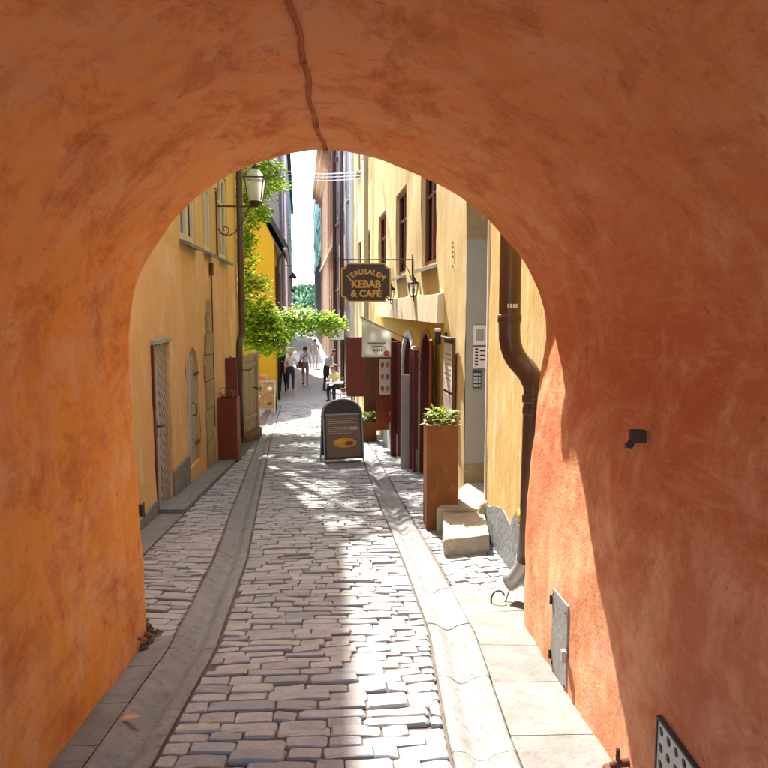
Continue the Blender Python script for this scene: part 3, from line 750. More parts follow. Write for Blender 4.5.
mb = MB(); mb.box(2.50, 2.54, -.26, .012, -.5, 3.05); mb.build('lit_jamb_edge', M_white, nh, bevel=.004)  # sunlit edge of the near wall, its brightness painted as white

RA = math.atan2(1, -.075)
RBl = thing('cream_building', 'tall cream plastered building with ochre cafe front and red brown windows', 'building', (1.15, 8.2, 0), RA)
RZ = 12.0; ZL = -2.4
WIN = [(1.9, 3.2), (4.95, 6.4), (8.25, 9.95), (12.4, 13.7), (15.7, 17.0)]
def wh(lo, hi): return [(a, b, z0, z1) for a, b in WIN for z0, z1 in ((2.22, 3.75), (5.95, 7.4), (9.3, 10.7)) if lo <= a and b <= hi]
facade(RBl, 'wall', M_cream, 0, 1.25, ZL, RZ, o=1, amp=.012, seed=50, step=.12)
facade(RBl, 'wall', M_cream, 1.25, 10.4, 1.4, RZ, wh(1.25, 10.4), o=1, amp=.012, seed=50, depth=.2)
facade(RBl, 'wall', M_cream, 10.4, 18.45, ZL, RZ, wh(10.4, 18.45) + [(11.2, 12.2, -2.3, .55), (14.2, 15.6, -1.0, .6)], o=1, amp=.012, seed=50, depth=.2, step=.25)
doorA = (2.02, 3.22, -1.5, 1.23); doorB = (3.72, 5.2, -1.5, 1.12)
facade(RBl, 'shopfront_wall', M_ochre, 1.25, 10.4, ZL, 1.4, [(5.9, 7.3, -.45, .98), (8.0, 9.2, -1.9, 1.0)], o=1, amp=.010, seed=50, arches=[doorA, doorB], depth=.30, reveal_m=M_red)
shell(RBl, 0, 18.45, ZL, RZ, 1, 7.0, M_cream)
pitched_roof(RBl, 0, 18.45, RZ, 1, 7.0, 3.0, .30, M_tile)
mb = MB(); mb.poly([(-.004, -.004, 2.35), (-.004, -.27, 2.35), (-.004, -.27, 8.6), (-.004, -.004, 8.6)]); mb.poly([(-.004, -.004, -1.2), (-.004, -.27, -1.2), (-.004, -.27, -.16), (-.004, -.004, -.16)])
mb.build('reveal_stone', M_sand, RBl)
mb = MB(); mb.box(-.012, -.006, -.27, -.004, -.16, 2.35); mb.build('grey_reveal', M_greyp, RBl)
for a, b in WIN:
    for z0, z1 in ((2.22, 3.75), (5.95, 7.4), (9.3, 10.7)):
        window(RBl, a, b, z0, z1, 1, n=-.09, sill=.12)
# projecting cream fascia above the cafe
mb = MB(); n = 26
for k in range(n):
    a = 1.27 + (8.9 - 1.27) * k / n; b = 1.27 + (8.9 - 1.27) * (k + 1) / n
    j = lambda s, q: .006 * noise.noise((s * 2, q, 3.3))
    mb.hexa([(a, .0, 1.41 + j(a, 0)), (b, .0, 1.41 + j(b, 0)), (b, .10 + j(b, 1), 1.41 + j(b, 0)), (a, .10 + j(a, 1), 1.41 + j(a, 0)), (a, .0, 1.80), (b, .0, 1.80), (b, .085 + j(b, 2), 1.775 + j(b, 5)), (a, .085 + j(a, 2), 1.775 + j(a, 5))])
mb.build('fascia', M_fascia, RBl)
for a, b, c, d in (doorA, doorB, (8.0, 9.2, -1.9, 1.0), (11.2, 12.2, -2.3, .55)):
    mb = MB(); mb.box(a - .05, b + .05, -.40, -.36, c, d); mb.build('dark_interior', M_dark, RBl)  # near-black panel painted in for the unlit room behind each doorway
window(RBl, 5.9, 7.3, -.45, .98, 1, n=-.12, sill=.10)
window(RBl, 14.2, 15.6, -1.0, .6, 1, n=-.12, sill=.08)
def leaf(name, m, hinge_s, n0, ang, width, z0, z1, thick=.035, panels=2):
    """door or shutter leaf hinged at (hinge_s, n0); ang measured from outward normal towards -s"""
    d = Vector((-math.sin(ang), math.cos(ang), 0)); t = Vector((math.cos(ang), math.sin(ang), 0)) * thick
    p = Vector((hinge_s, n0, 0)); q = p + d * width; U = Vector((0, 0, 1))
    mb = MB(); mb.hexa([p + U * z0, q + U * z0, q + t + U * z0, p + t + U * z0, p + U * z1, q + U * z1, q + t + U * z1, p + t + U * z1]); L = mb.build(name, m, RBl, bevel=.005)
    pm = MB(); h = (z1 - z0) / panels
    for k in range(panels):
        a = p + d * (width * .18) - t * .25; b = p + d * (width * .82) - t * .25; za, zb = z0 + h * (k + .12), z0 + h * (k + .88)
        pm.hexa([a + U * za, b + U * za, b + t * 0.3 + U * za, a + t * .3 + U * za, a + U * zb, b + U * zb, b + t * .3 + U * zb, a + t * .3 + U * zb])
    pm.build('panel', m, L, bevel=.006)
    return L
# doorway A: dark red leaves, one folded back
leaf('door', M_red, 2.60, -.30, R(62), .62, -1.1, 1.0)
l1 = leaf('door', M_redbr, 2.00, .015, R(78), .50, -1.0, 1.18, panels=3)
mb = MB(); mb.tube([(1.9, .075, .1), (1.9, .10, .1), (1.86, .10, .1)], .012, 8); mb.build('handle', M_zinc, l1, True)
# arch casings
def arch_casing(a, b, c, d, m, w=.09, pr=.04, nm='arch_casing'):
    mb = MB(); cs = (a + b) / 2; r = (b - a) / 2; N = 16; zc = d - min(r, d - c)
    inner = [(a, c)] + [(cs - r * math.cos(math.pi * k / N), zc + r * math.sin(math.pi * k / N)) for k in range(N + 1)] + [(b, c)]
    outer = [(a - w, c)] + [(cs - (r + w) * math.cos(math.pi * k / N), zc + (r + w) * math.sin(math.pi * k / N)) for k in range(N + 1)] + [(b + w, c)]
    for k in range(len(inner) - 1):
        (i0, z0), (i1, z1), (o1, y1), (o0, y0) = inner[k], inner[k + 1], outer[k + 1], outer[k]
        mb.hexa([(i0, .0, z0), (i1, .0, z1), (o1, .0, y1), (o0, .0, y0), (i0, pr, z0), (i1, pr, z1), (o1, pr, y1), (o0, pr, y0)])
    return mb.build(nm, m, RBl, True)
arch_casing(*doorB, M_white, .10, .05)
arch_casing(*doorA, mat('olive_trim', (0.42, 0.33, 0.16), None, 4, .8), .06, .03)
leaf('door', mat('grey_door_paint', (0.50, 0.49, 0.46), (0.42, 0.41, 0.38), 4, .5), 3.86, .0, R(20), .24, -1.25, .52, panels=3)
leaf('door', M_red, 4.5, -.3, R(70), .62, -1.3, .95)
leaf('shutter', M_red, 5.55, .01, R(15), .20, -1.25, .98, panels=3)
lm = leaf('shutter', M_redbr, 6.75, .01, R(12), .36, -.88, 1.0, panels=2)
leaf('shutter', M_red, 7.3, .01, R(12), .10, -.5, .9)
leaf('shutter', M_brownw, 8.75, .01, R(5), .44, -.78, 1.05)
leaf('shutter', M_red, 10.3, .01, R(-3), .76, -.62, .88, panels=2)
M_ppl = mat('pale_grey_plinth', (0.42, 0.44, 0.43), (0.34, 0.35, 0.34), 4, .8, .3, 20)
for q in ((3.3, 3.62, .0, .07, -1.4, -.62), (5.32, 5.95, .0, .10, -1.5, -.75), (6.0, 7.95, .0, .10, -1.7, -.72)):
    mb = MB(); mb.box(*q); mb.build('plinth', M_ppl, RBl, bevel=.01)
for q in ((2.0, 3.25, -.02, .16, -1.3, -1.0), (3.7, 5.2, -.02, .14, -1.45, -1.12)):
    mb = MB(); mb.box(*q); mb.build('doorstep', M_stone, RBl, bevel=.02)
for s_ in (3.30, 3.66, 5.26):
    mb = MB(); mb.box(s_, s_ + .10, .0, .10, -1.4, .95); mb.build('door_post', M_red, RBl, bevel=.006)
mb = MB(); mb.box(3.46, 3.54, .0, .08, -1.4, 1.0); mb.build('door_post', mat('pinkish_trim', (.62, .46, .36), None, 4, .7), RBl, bevel=.006)
# rain pipes on the cream front
for s_, r_ in ((12.05, .07), (18.2, .08)):
    mb = MB(); mb.tube([(s_, .13, 11.6), (s_, .13, -1.7)], r_, 10); mb.build('rain_pipe', M_greyp if s_ < 15 else M_pale, RBl, True)
mb = MB()
for k, dg in enumerate('1234'): pass
for k in range(4): mb.box(.66, .70, .012, .016, 2.36 - k * .055, 2.39 - k * .055)
mb.box(.66, .69, .012, .016, 2.08, 2.11); mb.build('wall_mark', M_ink, RBl)

# intercom on the grey reveal (faces up the lane)
ic = thing('intercom', 'pale grey door intercom above a keypad on the grey door reveal', 'intercom', (1.31, 8.184, 1.05))
mb = MB(); mb.box(-.075, .075, -.022, .0, .14, .36); mb.build('speaker_panel', M_white, ic, bevel=.004)
mb = MB(); mb.box(-.045, .045, -.026, -.0225, .19, .32); mb.build('speaker_grille', M_greyp, ic)
mb = MB(); mb.box(-.078, .078, -.028, .0, -.12, .12); mb.build('name_panel', M_white, ic, bevel=.004)
mb = MB()
for k in range(6): mb.box(-.055, -.02, -.032, -.0285, .085 - k * .034, .105 - k * .034)
for k in range(3): mb.box(.0, .055, -.032, -.0285, .07 - k * .05, .085 - k * .05)
mb.build('bell_button', M_ink, ic)
mb = MB(); mb.box(-.075, .02, -.026, .0, -.34, -.145); mb.build('keypad', M_iron, ic, bevel=.004)
mb = MB()
for i in range(3):
    for j in range(4): mb.box(-.066 + i * .028, -.046 + i * .028, -.031, -.0265, -.325 + j * .042, -.298 + j * .042)
mb.build('key', M_zinc, ic)

# steps and fender stone at the doorway
def block(name, label, cat, pts_lo, z0, z1, m, bev=.025, seed=0, sub=True):
    bm = bmesh.new(); lo = [bm.verts.new((x, y, z0)) for x, y in pts_lo]; hi = [bm.verts.new((x, y, z1)) for x, y in pts_lo]
    bm.faces.new(lo[::-1]); bm.faces.new(hi); n = len(lo)
    for k in range(n): bm.faces.new((lo[k], lo[(k + 1) % n], hi[(k + 1) % n], hi[k]))
    bmesh.ops.recalc_face_normals(bm, faces=bm.faces)
    bmesh.ops.bevel(bm, geom=list(bm.edges), offset=bev, segments=2, affect='EDGES', profile=.6)
    bmesh.ops.subdivide_edges(bm, edges=[e for e in bm.edges if e.calc_length() > .12], cuts=3, use_grid_fill=True)
    for v in bm.verts:
        p = v.co; q = Vector((noise.noise((p.x * 6, p.y * 6, p.z * 6 + seed)), noise.noise((p.x * 6 + 9, p.y * 6, p.z * 6 + seed)), noise.noise((p.x * 6, p.y * 6 + 9, p.z * 6 + seed))))
        v.co = p + q * .012
    me = bpy.data.meshes.new(name); bm.to_mesh(me); bm.free()
    return tag(obj(name, me, m, None, False), label, cat)
block('doorstep_block', 'sunlit rough pale stone step block in front of the doorway', 'step', [(.70, 6.15), (1.12, 6.28), (1.19, 7.0), (.78, 7.02)], -.66, -.38, M_stone)
block('doorstep_slab', 'shaded higher stone step tucked between planter and doorway', 'step', [(.72, 7.06), (1.16, 7.05), (1.40, 7.1), (1.40, 8.1), (1.14, 8.12), (.98, 7.75), (.97, 7.55), (.72, 7.5)][:4] + [(1.17, 8.12), (1.0, 7.15)][:1], -.75, -.36, M_stone, .02, 4)
mb = MB(); mb.lathe([(.07, 0), (.075, .12), (.07, .25), (.06, .32), (.04, .36), (.015, .375)], (0, 0, 0), 14)
fs = mb.build('fender_stone', M_stone, None, True); fs.location = (1.17, 6.95, -.63); fs.rotation_euler = (R(-3), R(4), 0)
tag(fs, 'rounded pale fender stone leaning on the door jamb', 'stone')

# rain pipe of the archway corner
dp = thing('rain_downpipe', 'dark brown rain downpipe with a swan neck at the passage mouth', 'downpipe', (1.0, 4.95, 0))
def bez(a, b, c, d, n=10):
    out = []
    for k in range(n + 1):
        t = k / n; out.append(Vector(a) * (1 - t) ** 3 + Vector(b) * 3 * t * (1 - t) ** 2 + Vector(c) * 3 * t * t * (1 - t) + Vector(d) * t ** 3)
    return out
path = [(0, .04, 7.4), (0, .04, 1.48)] + bez((0, .04, 1.46), (0, .04, 1.22), (.10, -.02, 1.24), (.118, -.14, 1.13), 10)[1:] + bez((.118, -.14, 1.13), (.128, -.17, 1.09), (.128, -.17, 1.06), (.128, -.17, 1.0), 4)[1:] + [(.118, -.12, .0), (.11, -.07, -.12)]
mb = MB(); mb.tube(path, [.074] * 2 + [.074] * 10 + [.068] * 4 + [.060, .058], 16); mb.build('pipe', M_pipe, dp, True)
for z, x, y, r in ((1.50, 0, .04, .082), (.98, .128, -.17, .078), (.90, .127, -.166, .072), (2.6, 0, .04, .082)):
    mb = MB(); mb.lathe([(r - .008, 0), (r, .008), (r, .05), (r - .008, .058)], (x, y, z), 16); mb.build('collar', M_pipe, dp, True)
mb = MB(); mb.lathe([(.066, 0), (.066, .075)], (.1145, -.10, .16), 16); mb.build('yellow_band', M_yellow, dp, True)
mb = MB(); mb.tube([(.11, -.07, -.10), (.105, -.06, -.18), (.05, -.04, -.27), (.01, -.02, -.305)], [.058, .058, .06, .062], 14); mb.build('outlet_shoe', M_zinc, dp, True)
mb = MB(); mb.box(-.076, -.073, -.04, .07, 1.62, 1.66) if False else None
for k in range(4): mb.box(-.03 + k * .018, -.018 + k * .018, -.036, -.0345, 1.60, 1.628)
mb.build('sticker', M_white, dp)
mb = MB(); pts = [(.93 + .05 * math.cos(a), 4.86, -.40 + .07 * math.sin(a)) for a in [R(30 + 24 * k) for k in range(13)]]
mb.tube(pts + [(1.02, 4.92, -.34)], .006, 6)
tag(mb.build('wire_loop', M_iron, None, True), 'loop of bent black wire below the downpipe outlet', 'wire')

# framed menu beside the cafe
fm = thing('framed_menu', 'dark framed menu with white sheets hanging on the cream wall', 'menu', (1.15, 8.2, 0), RA)
mb = MB(); mb.box(.42, 1.02, .02, .05, .12, 1.22); mb.build('backboard', M_brownw, fm, bevel=.004)
mb = MB(); mb.box(.46, .98, .052, .057, .60, 1.18); mb.build('menu_sheet', M_paper, fm)
mb = MB(); mb.box(.46, .98, .052, .057, .16, .56); mb.build('menu_sheet', M_mauve, fm)
mb = MB()
for k in range(7): mb.box(.52, .66 + .09 * ((k * 7) % 4), .0575, .059, 1.10 - k * .06, 1.108 - k * .06)
mb.build('print_line', M_ink, fm)
mb = MB(); mb.box(.38, 1.06, .03, .10, 1.225, 1.25); mb.build('hood', M_iron, fm)

# up-down cylinder lamp on its arm
cl = thing('cylinder_lamp', 'short grey cylinder wall lamp on an arm beside the cafe door', 'lamp', (.955, 9.28, 1.24))
mb = MB(); mb.lathe([(.036, -.10), (.040, -.095), (.040, .06), (.036, .065)], (0, 0, 0), 16); mb.build('body', M_iron, cl, True)
mb = MB(); mb.lathe([(.041, .066), (.041, .10), (.03, .105)], (0, 0, 0), 16); mb.build('cap', M_white, cl, True)
mb = MB(); mb.tube([(.04, 0, 0), (.10, .03, 0)], .012, 8); mb.build('arm', M_zinc, cl, True)
mb = MB(); mb.box(.092, .12, -.02, .08, -.05, .05); mb.build('wall_plate', M_iron, cl)

# ------------------------------------------------------------------ hanging cafe sign
hs = thing('hanging_sign', 'dark brown cafe sign with gold lettering hanging from an iron bracket', 'sign', (.07, 12.3, 2.02))
bw, bh, nt = .41, .32, .085
def notched(w, h, r, n=5):
    P = []
    for cx, cy, a0 in ((w, -h, 180), (w, h, 270), (-w, h, 0), (-w, -h, 90)):
        P += [(cx + r * math.cos(R(a0 - 90 * k / n)), cy + r * math.sin(R(a0 - 90 * k / n))) for k in range(n + 1)]
    return P
mb = MB(); mb.prism([(x, .02, z) for x, z in notched(bw, bh, nt)], (0, -.04, 0)); board = mb.build('board', M_signbr, hs)
mb = MB(); o1 = notched(bw, bh, nt); o2 = notched(bw - .022, bh - .022, nt)
for k in range(len(o1)):
    k2 = (k + 1) % len(o1)
    mb.hexa([(o1[k][0], -.021, o1[k][1]), (o1[k2][0], -.021, o1[k2][1]), (o2[k2][0], -.021, o2[k2][1]), (o2[k][0], -.021, o2[k][1]), (o1[k][0], -.03, o1[k][1]), (o1[k2][0], -.03, o1[k2][1]), (o2[k2][0], -.03, o2[k2][1]), (o2[k][0], -.03, o2[k][1])])
mb.build('gold_border', M_gold, hs)
lets = None
word = 'JERUSALEM'; rad = .46; bmx = bmesh.new()
wd = [.062, .072, .076, .08, .07, .078, .066, .068, .092]; tot = sum(wd); acc = 0
for ch, w_ in zip(word, wd):
    a = ((acc + w_ / 2) - tot / 2) / rad; acc += w_
    me = text_mesh(ch, .115, .003, .004)
    me.transform(UPR); me.transform(Matrix.Translation((rad * math.sin(a), -.026, .175 - rad + rad * math.cos(a))) @ Matrix.Rotation(a, 4, 'Y'))
    bmx.from_mesh(me); bpy.data.meshes.remove(me)
me = bpy.data.meshes.new('lettering'); bmx.to_mesh(me); bmx.free(); obj('lettering', me, M_gold, hs)
text_obj('lettering', 'KEBAB', .165, M_gold, hs, Matrix.Translation((0, -.026, -.03)) @ UPR, .003, .0065)
text_obj('lettering', '& CAFÉ', .155, M_gold, hs, Matrix.Translation((0, -.026, -.185)) @ UPR, .003, .0065)
mb = MB(); mb.tube([(-.43, 0, .375), (.76, 0, .375)], .011, 8); mb.build('bracket_arm', M_iron, hs, True)
mb = MB(); mb.tube([(.765, 0, .46), (.765, 0, .0)], .012, 8); mb.tube(bez((.76, 0, .02), (.70, 0, .25), (.66, 0, .28), (.56, 0, .37), 8), .007, 6); mb.build('brace', M_iron, hs, True)
for x in (-.30, .30):
    mb = MB(); mb.tube([(x, 0, .375), (x, 0, .31)], .005, 6); mb.build('hanger', M_iron, hs, True)

def cafe_lantern(loc, label, sc=1.0):
    t = thing('wall_lantern', label, 'lantern', loc, RA, 'lanterns above the cafe fascia'); t.scale = (sc,) * 3
    mb = MB(); mb.lathe([(.040, -.03), (.062, -.025), (.066, -.005), (.05, 0)], (0, 0, 0), 8); mb.build('base', M_iron, t)
    mb = MB(); mb.lathe([(.055, 0), (.088, .17)], (0, 0, 0), 6); mb.build('glass', M_lglass, t)
    mb = MB()
    for k in range(6):
        a = math.pi / 3 * k; mb.tube([(.056 * math.cos(a), .056 * math.sin(a), 0), (.089 * math.cos(a), .089 * math.sin(a), .17)], .006, 5)
    mb.build('frame', M_iron, t)
    mb = MB(); mb.lathe([(.105, .17), (.10, .185), (.06, .22), (.045, .23), (.04, .26), (.015, .28), (.012, .31), (.003, .335)], (0, 0, 0), 12); mb.build('cap', M_iron, t, True)
    mb = MB(); mb.lathe([(.012, .01), (.028, .06), (.026, .1), (.01, .13)], (0, 0, 0), 10); mb.build('bulb', M_white, t, True)
    mb = MB(); mb.tube([(0, 0, -.03), (0, 0, -.08), (0, -.10, -.14), (0, -.19, -.15)], .010, 8); mb.box(-.03, .03, -.20, -.185, -.22, -.02); mb.build('bracket', M_iron, t, True)
    return t
cafe_lantern((.80, 11.55, 1.80), 'six sided black lantern on the fascia right of the cafe sign')
cafe_lantern((.56, 14.5, 1.78), 'six sided black lantern half hidden behind the cafe sign')

# pennant sign on a slanted pole
pf = thing('pennant_sign', 'white slant topped banner on a slanted pole above the cafe door', 'banner', (.80, 12.52, 1.06))
mb = MB(); mb.tube([(.03, 0, -.01), (-.83, -.02, .40)], .012, 8); mb.build('pole', M_zinc, pf, True)
mb = MB(); nx_, nz_ = 12, 8
for i in range(nx_ + 1):
    for j in range(nz_ + 1):
        x = -.80 + .49 * i / nx_; zt = .375 - (.49 * i / nx_) * .476; z = zt + (-.29 - zt) * j / nz_
        mb.v.append((x, -.02 + .010 * math.sin(i * .7 + j * .3), z))
for i in range(nx_):
    for j in range(nz_): a = i * (nz_ + 1) + j; mb.f.append((a, a + 1, a + nz_ + 2, a + nz_ + 1))
fl = mb.build('cloth', mat('banner_white', (.74, .74, .66), (.70, .70, .62), 5, .85, transl=.65), pf, True)
sm = fl.modifiers.new('s', 'SOLIDIFY'); sm.thickness = .004
mb = MB(); mb.box(-.70, -.40, -.045, -.042, -.055, -.040); mb.box(-.62, -.45, -.045, -.042, -.115, -.10)
for k in range(5): mb.box(-.60 + k * .03, -.588 + k * .03, -.045, -.042, -.19, -.15 + .01 * (k % 2))
mb.box(-.60, -.46, -.045, -.042, -.178, -.170); mb.build('print_line', M_ink, pf)
mb = MB(); mb.prism([(-.385 + .048 * math.cos(R(20 * k)), -.042, -.225 + .048 * math.sin(R(20 * k))) for k in range(18)], (0, -.003, 0)); mb.build('red_seal', M_redink, pf)
mb = MB(); mb.box(-.41, -.36, -.0475, -.0455, -.23, -.218); mb.build('seal_print', M_paper, pf)

# six-picture menu board on the red shutter
p = Vector((6.75, .01, 0)); d = Vector((-math.sin(R(12)), math.cos(R(12)), 0))
mbd = thing('picture_menu', 'white menu board with six food pictures on a red shutter', 'menu board', (1.15, 8.2, 0), RA)
nr = Vector((-math.cos(R(12)), -math.sin(R(12)), 0)); U = Vector((0, 0, 1))
def on_leaf(u0, u1, z0, z1, k0, k1):
    a = p + d * u0 + nr * k0; b = p + d * u1 + nr * k0; e = nr * (k1 - k0)
    return [a + U * z0, b + U * z0, b + e + U * z0, a + e + U * z0, a + U * z1, b + U * z1, b + e + U * z1, a + e + U * z1]
mb = MB(); mb.hexa(on_leaf(.07, .30, -.15, .58, .012, .022)); mb.build('board', M_paper, mbd)
for i in range(2):
    for j in range(3):
        mb = MB(); c = p + d * (.13 + .11 * i) + nr * .0225 + U * (.46 - .24 * j)
        mb.prism([c + d * (.036 * math.cos(R(30 * k))) + U * (.06 * math.sin(R(30 * k))) for k in range(12)], nr * .003); mb.build('food_picture', M_food2 if (i + j) % 2 else M_food, mbd)

# ------------------------------------------------------------------ planters
def leaves(n, rad, hgt, size, seed, droop=.3):
    rg = random.Random(seed); mb = MB()
    for k in range(n):
        a = rg.uniform(0, 6.28); r = rad * math.sqrt(rg.random()); h = rg.uniform(.1, 1) * hgt
        c = Vector((r * math.cos(a), r * math.sin(a) * .8, h)); out = Vector((math.cos(a + rg.uniform(-1, 1)), math.sin(a + rg.uniform(-1, 1)), rg.uniform(-.5, .9))).normalized()
        sd = out.cross(Vector((0, 0, 1))).normalized() * size * .33; L = out * size * rg.uniform(.7, 1.3); up = Vector((0, 0, size * .12))
        mb.poly([c, c + L * .45 + sd + up, c + L, c + L * .45 - sd + up])
    for k in range(max(5, n // 16)):
        a = rg.uniform(0, 6.28); r = rad * .7 * rg.random(); mb.tube([(r * .4 * math.cos(a), r * .4 * math.sin(a), -.02), (r * math.cos(a), r * math.sin(a), hgt * .8)], .004, 4)
    return mb
def planter(name, label, loc, w, dpt, h, m, rz=0):
    t = thing(name, label, 'planter', loc, rz)
    mb = MB(); th = .012
    mb.box(0, w, 0, th, 0, h); mb.box(0, w, dpt - th, dpt, 0, h); mb.box(0, th, th, dpt - th, 0, h - .001); mb.box(w - th, w, th, dpt - th, 0, h - .001)
    mb.build('box', m, t, bevel=.003)
    mb = MB(); r = .022
    mb.box(-.003, w + .003, -.003, r, h, h + .008); mb.box(-.003, w + .003, dpt - r, dpt + .003, h, h + .008); mb.box(-.003, r, r, dpt - r, h, h + .008); mb.box(w - r, w + .003, r, dpt - r, h, h + .008)
    mb.build('rim', m, t)
    mb = MB(); mb.box(th, w - th, th, dpt - th, h - .12, h - .03); mb.build('soil', M_soil, t)
    return t
planter('tall_planter', 'tall rust brown steel planter beside the stone step', (.64, 7.20, gz(7.35) + .0), .315, .40, 1.075, M_corten)
pl = leaves(110, .13, .17, .085, 11).build('leafy_plant', M_leaf2, None); pl.location = (.80, 7.40, gz(7.35) + 1.04); tag(pl, 'lime green leafy plant in the planter by the stone step', 'plant')
planter('tall_planter', 'tall red brown steel planter against the ochre wall', (-2.545, 12.95, gz(13.1)), .335, .36, 1.15, M_corten2)
pl = leaves(60, .13, .22, .06, 12).build('dry_plant', mat('dry_leaf_brown', (.12, .09, .03), (.2, .13, .06), 9, .7, transl=.2), None); pl.location = (-2.38, 13.1, gz(13.1) + 1.10); tag(pl, 'sparse brownish plant in the red brown planter', 'plant')
planter('low_planter', 'low rust planter box by the cafe shutters', (.0, 16.4, gz(16.6)), .33, .36, .46, M_corten)
pl = leaves(150, .17, .22, .10, 13).build('leafy_plant', M_leaf2, None); pl.location = (.16, 16.58, gz(16.6) + .42); tag(pl, 'bushy lime plant in the low planter box', 'plant')

# ------------------------------------------------------------------ left building
LA = math.atan2(1, -.05)
LB = thing('ochre_building', 'tall ochre plastered building with two plank doors and a brown rain pipe', 'building', (-2.29, 7.9, 0), LA)
LZ = 11.6; S0, S1 = -3.55, 8.45
LW = [(2.05, 3.2), (3.95, 4.75), (5.65, 6.75)]
d1 = (.25, 1.12, -.80, 1.20); d2 = (2.25, 3.2, -.66, 1.04)
facade(LB, 'wall', M_lwall, S0, S1, -2.2, 2.36, [d1, (6.1, 7.15, -.36, .64)], o=-1, amp=.016, seed=60, arches=[d2], depth=.10, step=.12)
facade(LB, 'wall', M_lwall2, S0, S1, 2.36, LZ, [(a, b, 2.52, 4.05) for a, b in LW] + [(a, b, 6.2, 7.7) for a, b in LW], o=-1, amp=.016, seed=60, depth=.10, step=.2)
shell(LB, S0, S1, -2.2, LZ, -1, 6.0, M_lwall)
pitched_roof(LB, S0, S1, LZ, -1, 6.0, 2.6, .20, M_tile)
for a, b in LW:
    for z0, z1 in ((2.52, 4.05), (6.2, 7.7)):
        window(LB, a, b, z0, z1, -1, n=-.045, frame_m=M_crmpaint, pane_m=M_paneL, sill=.12, sill_m=M_plinth, fw=.09)
window(LB, 6.1, 7.15, -.36, .64, -1, n=-.06, frame_m=M_wfr, sill=.08)
# chevron plank doors
def chevron(root, a, b, c, d, m, arch=False, n=-.04):
    mb = MB(); o = -1
    mb.box(a, b, -(n - .02), -(n - .05), c, d); dr = mb.build('door', M_dark, root)
    pk = MB(); cs = (a + b) / 2; w = .125; k = 0; sl_ = 1.15
    z = c - 1.2 * (b - a); r = (b - a) / 2
    def ztop(s):
        return d if not arch else d - r + math.sqrt(max(0, r * r - (s - cs) ** 2)) - .0
    while z < d + .4:
        for (sa, sb, sgn) in ((a + .01, cs - .008, 1), (cs + .008, b - .01, 1)):
            # planks rise towards the middle line
            def zz(s): return z + (.5 * (b - a) - abs(s - cs)) * sl_
            P = []
            S_ = [sa + (sb - sa) * i / 8 for i in range(9)]
            for s_, s2 in zip(S_, S_[1:]):
                lo0, lo1 = max(zz(s_), c + .01), max(zz(s2), c + .01); hi0, hi1 = min(zz(s_) + w - .040, ztop(s_) - .01), min(zz(s2) + w - .040, ztop(s2) - .01)
                if hi0 - lo0 > .004 and hi1 - lo1 > .004:
                    y0, y1 = -(n - .019), -(n - .007)
                    pk.hexa([(s_, y1, lo0), (s2, y1, lo1), (s2, y0, lo1), (s_, y0, lo0), (s_, y1, hi0), (s2, y1, hi1), (s2, y0, hi1), (s_, y0, hi0)])
        z += w
    pk.build('plank_facing', m, dr)
    return dr
dr = chevron(LB, *d1, M_door1, n=-.03)
mb = MB(); mb.tube([(.34, .02, .28), (.34, -.06, .28), (.46, -.065, .28)], .010, 8); mb.box(.31, .37, -.005, .03, .14, .36); mb.build('handle', M_iron, dr, True)
mb = MB(); mb.box(.20, .25, -.025, .06, -.8, 1.20); mb.build('door_frame', M_red, LB); mb = MB(); mb.box(.20, 1.16, -.03, .06, 1.20, 1.25); mb.build('door_lintel', M_zinc, LB)
M_door2 = mat('pale_chevron_planks', (0.50, 0.44, 0.36), (0.40, 0.34, 0.27), 4, .7, .3, 40, stretch=(1, 1, .5))
dr2 = chevron(LB, *d2, M_door2, arch=True, n=-.03)
mb = MB(); mb.tube([(2.4, -.04, .1), (2.4, -.09, .12), (2.4, -.09, .26), (2.4, -.04, .28)], .010, 8); mb.build('handle', M_iron, dr2, True)
for zz in (.62, -.40):
    mb = MB(); mb.box(2.9, 3.18, -.006, .02, zz, zz + .035); mb.build('strap_hinge', M_rust, dr2)
mb = MB(); mb.box(1.14, 2.24, -.020, -.004, -1.3, -.42); mb.build('plinth', M_plinth, LB, bevel=.01); mb = MB(); mb.box(-3.4, .19, -.03, -.004, -1.4, -.52); mb.build('plinth', M_plinth, LB, bevel=.01)
# exposed corner stones
rg = random.Random(8); z = -1.15; k = 0
for h, a, b in ((.62, 3.75, 4.55), (.50, 3.72, 4.50), (.46, 3.78, 4.62), (.42, 3.74, 4.48), (.36, 3.8, 4.55), (.30, 3.95, 4.35), (.24, 4.02, 4.28)):
    bm = bmesh.new(); bmesh.ops.create_cube(bm, size=1)
    for v in bm.verts: v.co = Vector((a + (b - a) * (v.co.x + .5) + rg.uniform(-.03, .03), -.006 + v.co.y * .045, z + .01 + (h - .02) * (v.co.z + .5) + rg.uniform(-.015, .015)))
    bmesh.ops.bevel(bm, geom=list(bm.edges), offset=.009, segments=2, affect='EDGES')
    me = bpy.data.meshes.new('corner_stone'); bm.to_mesh(me); bm.free(); obj('corner_stone', me, M_sand, LB, False); z += h
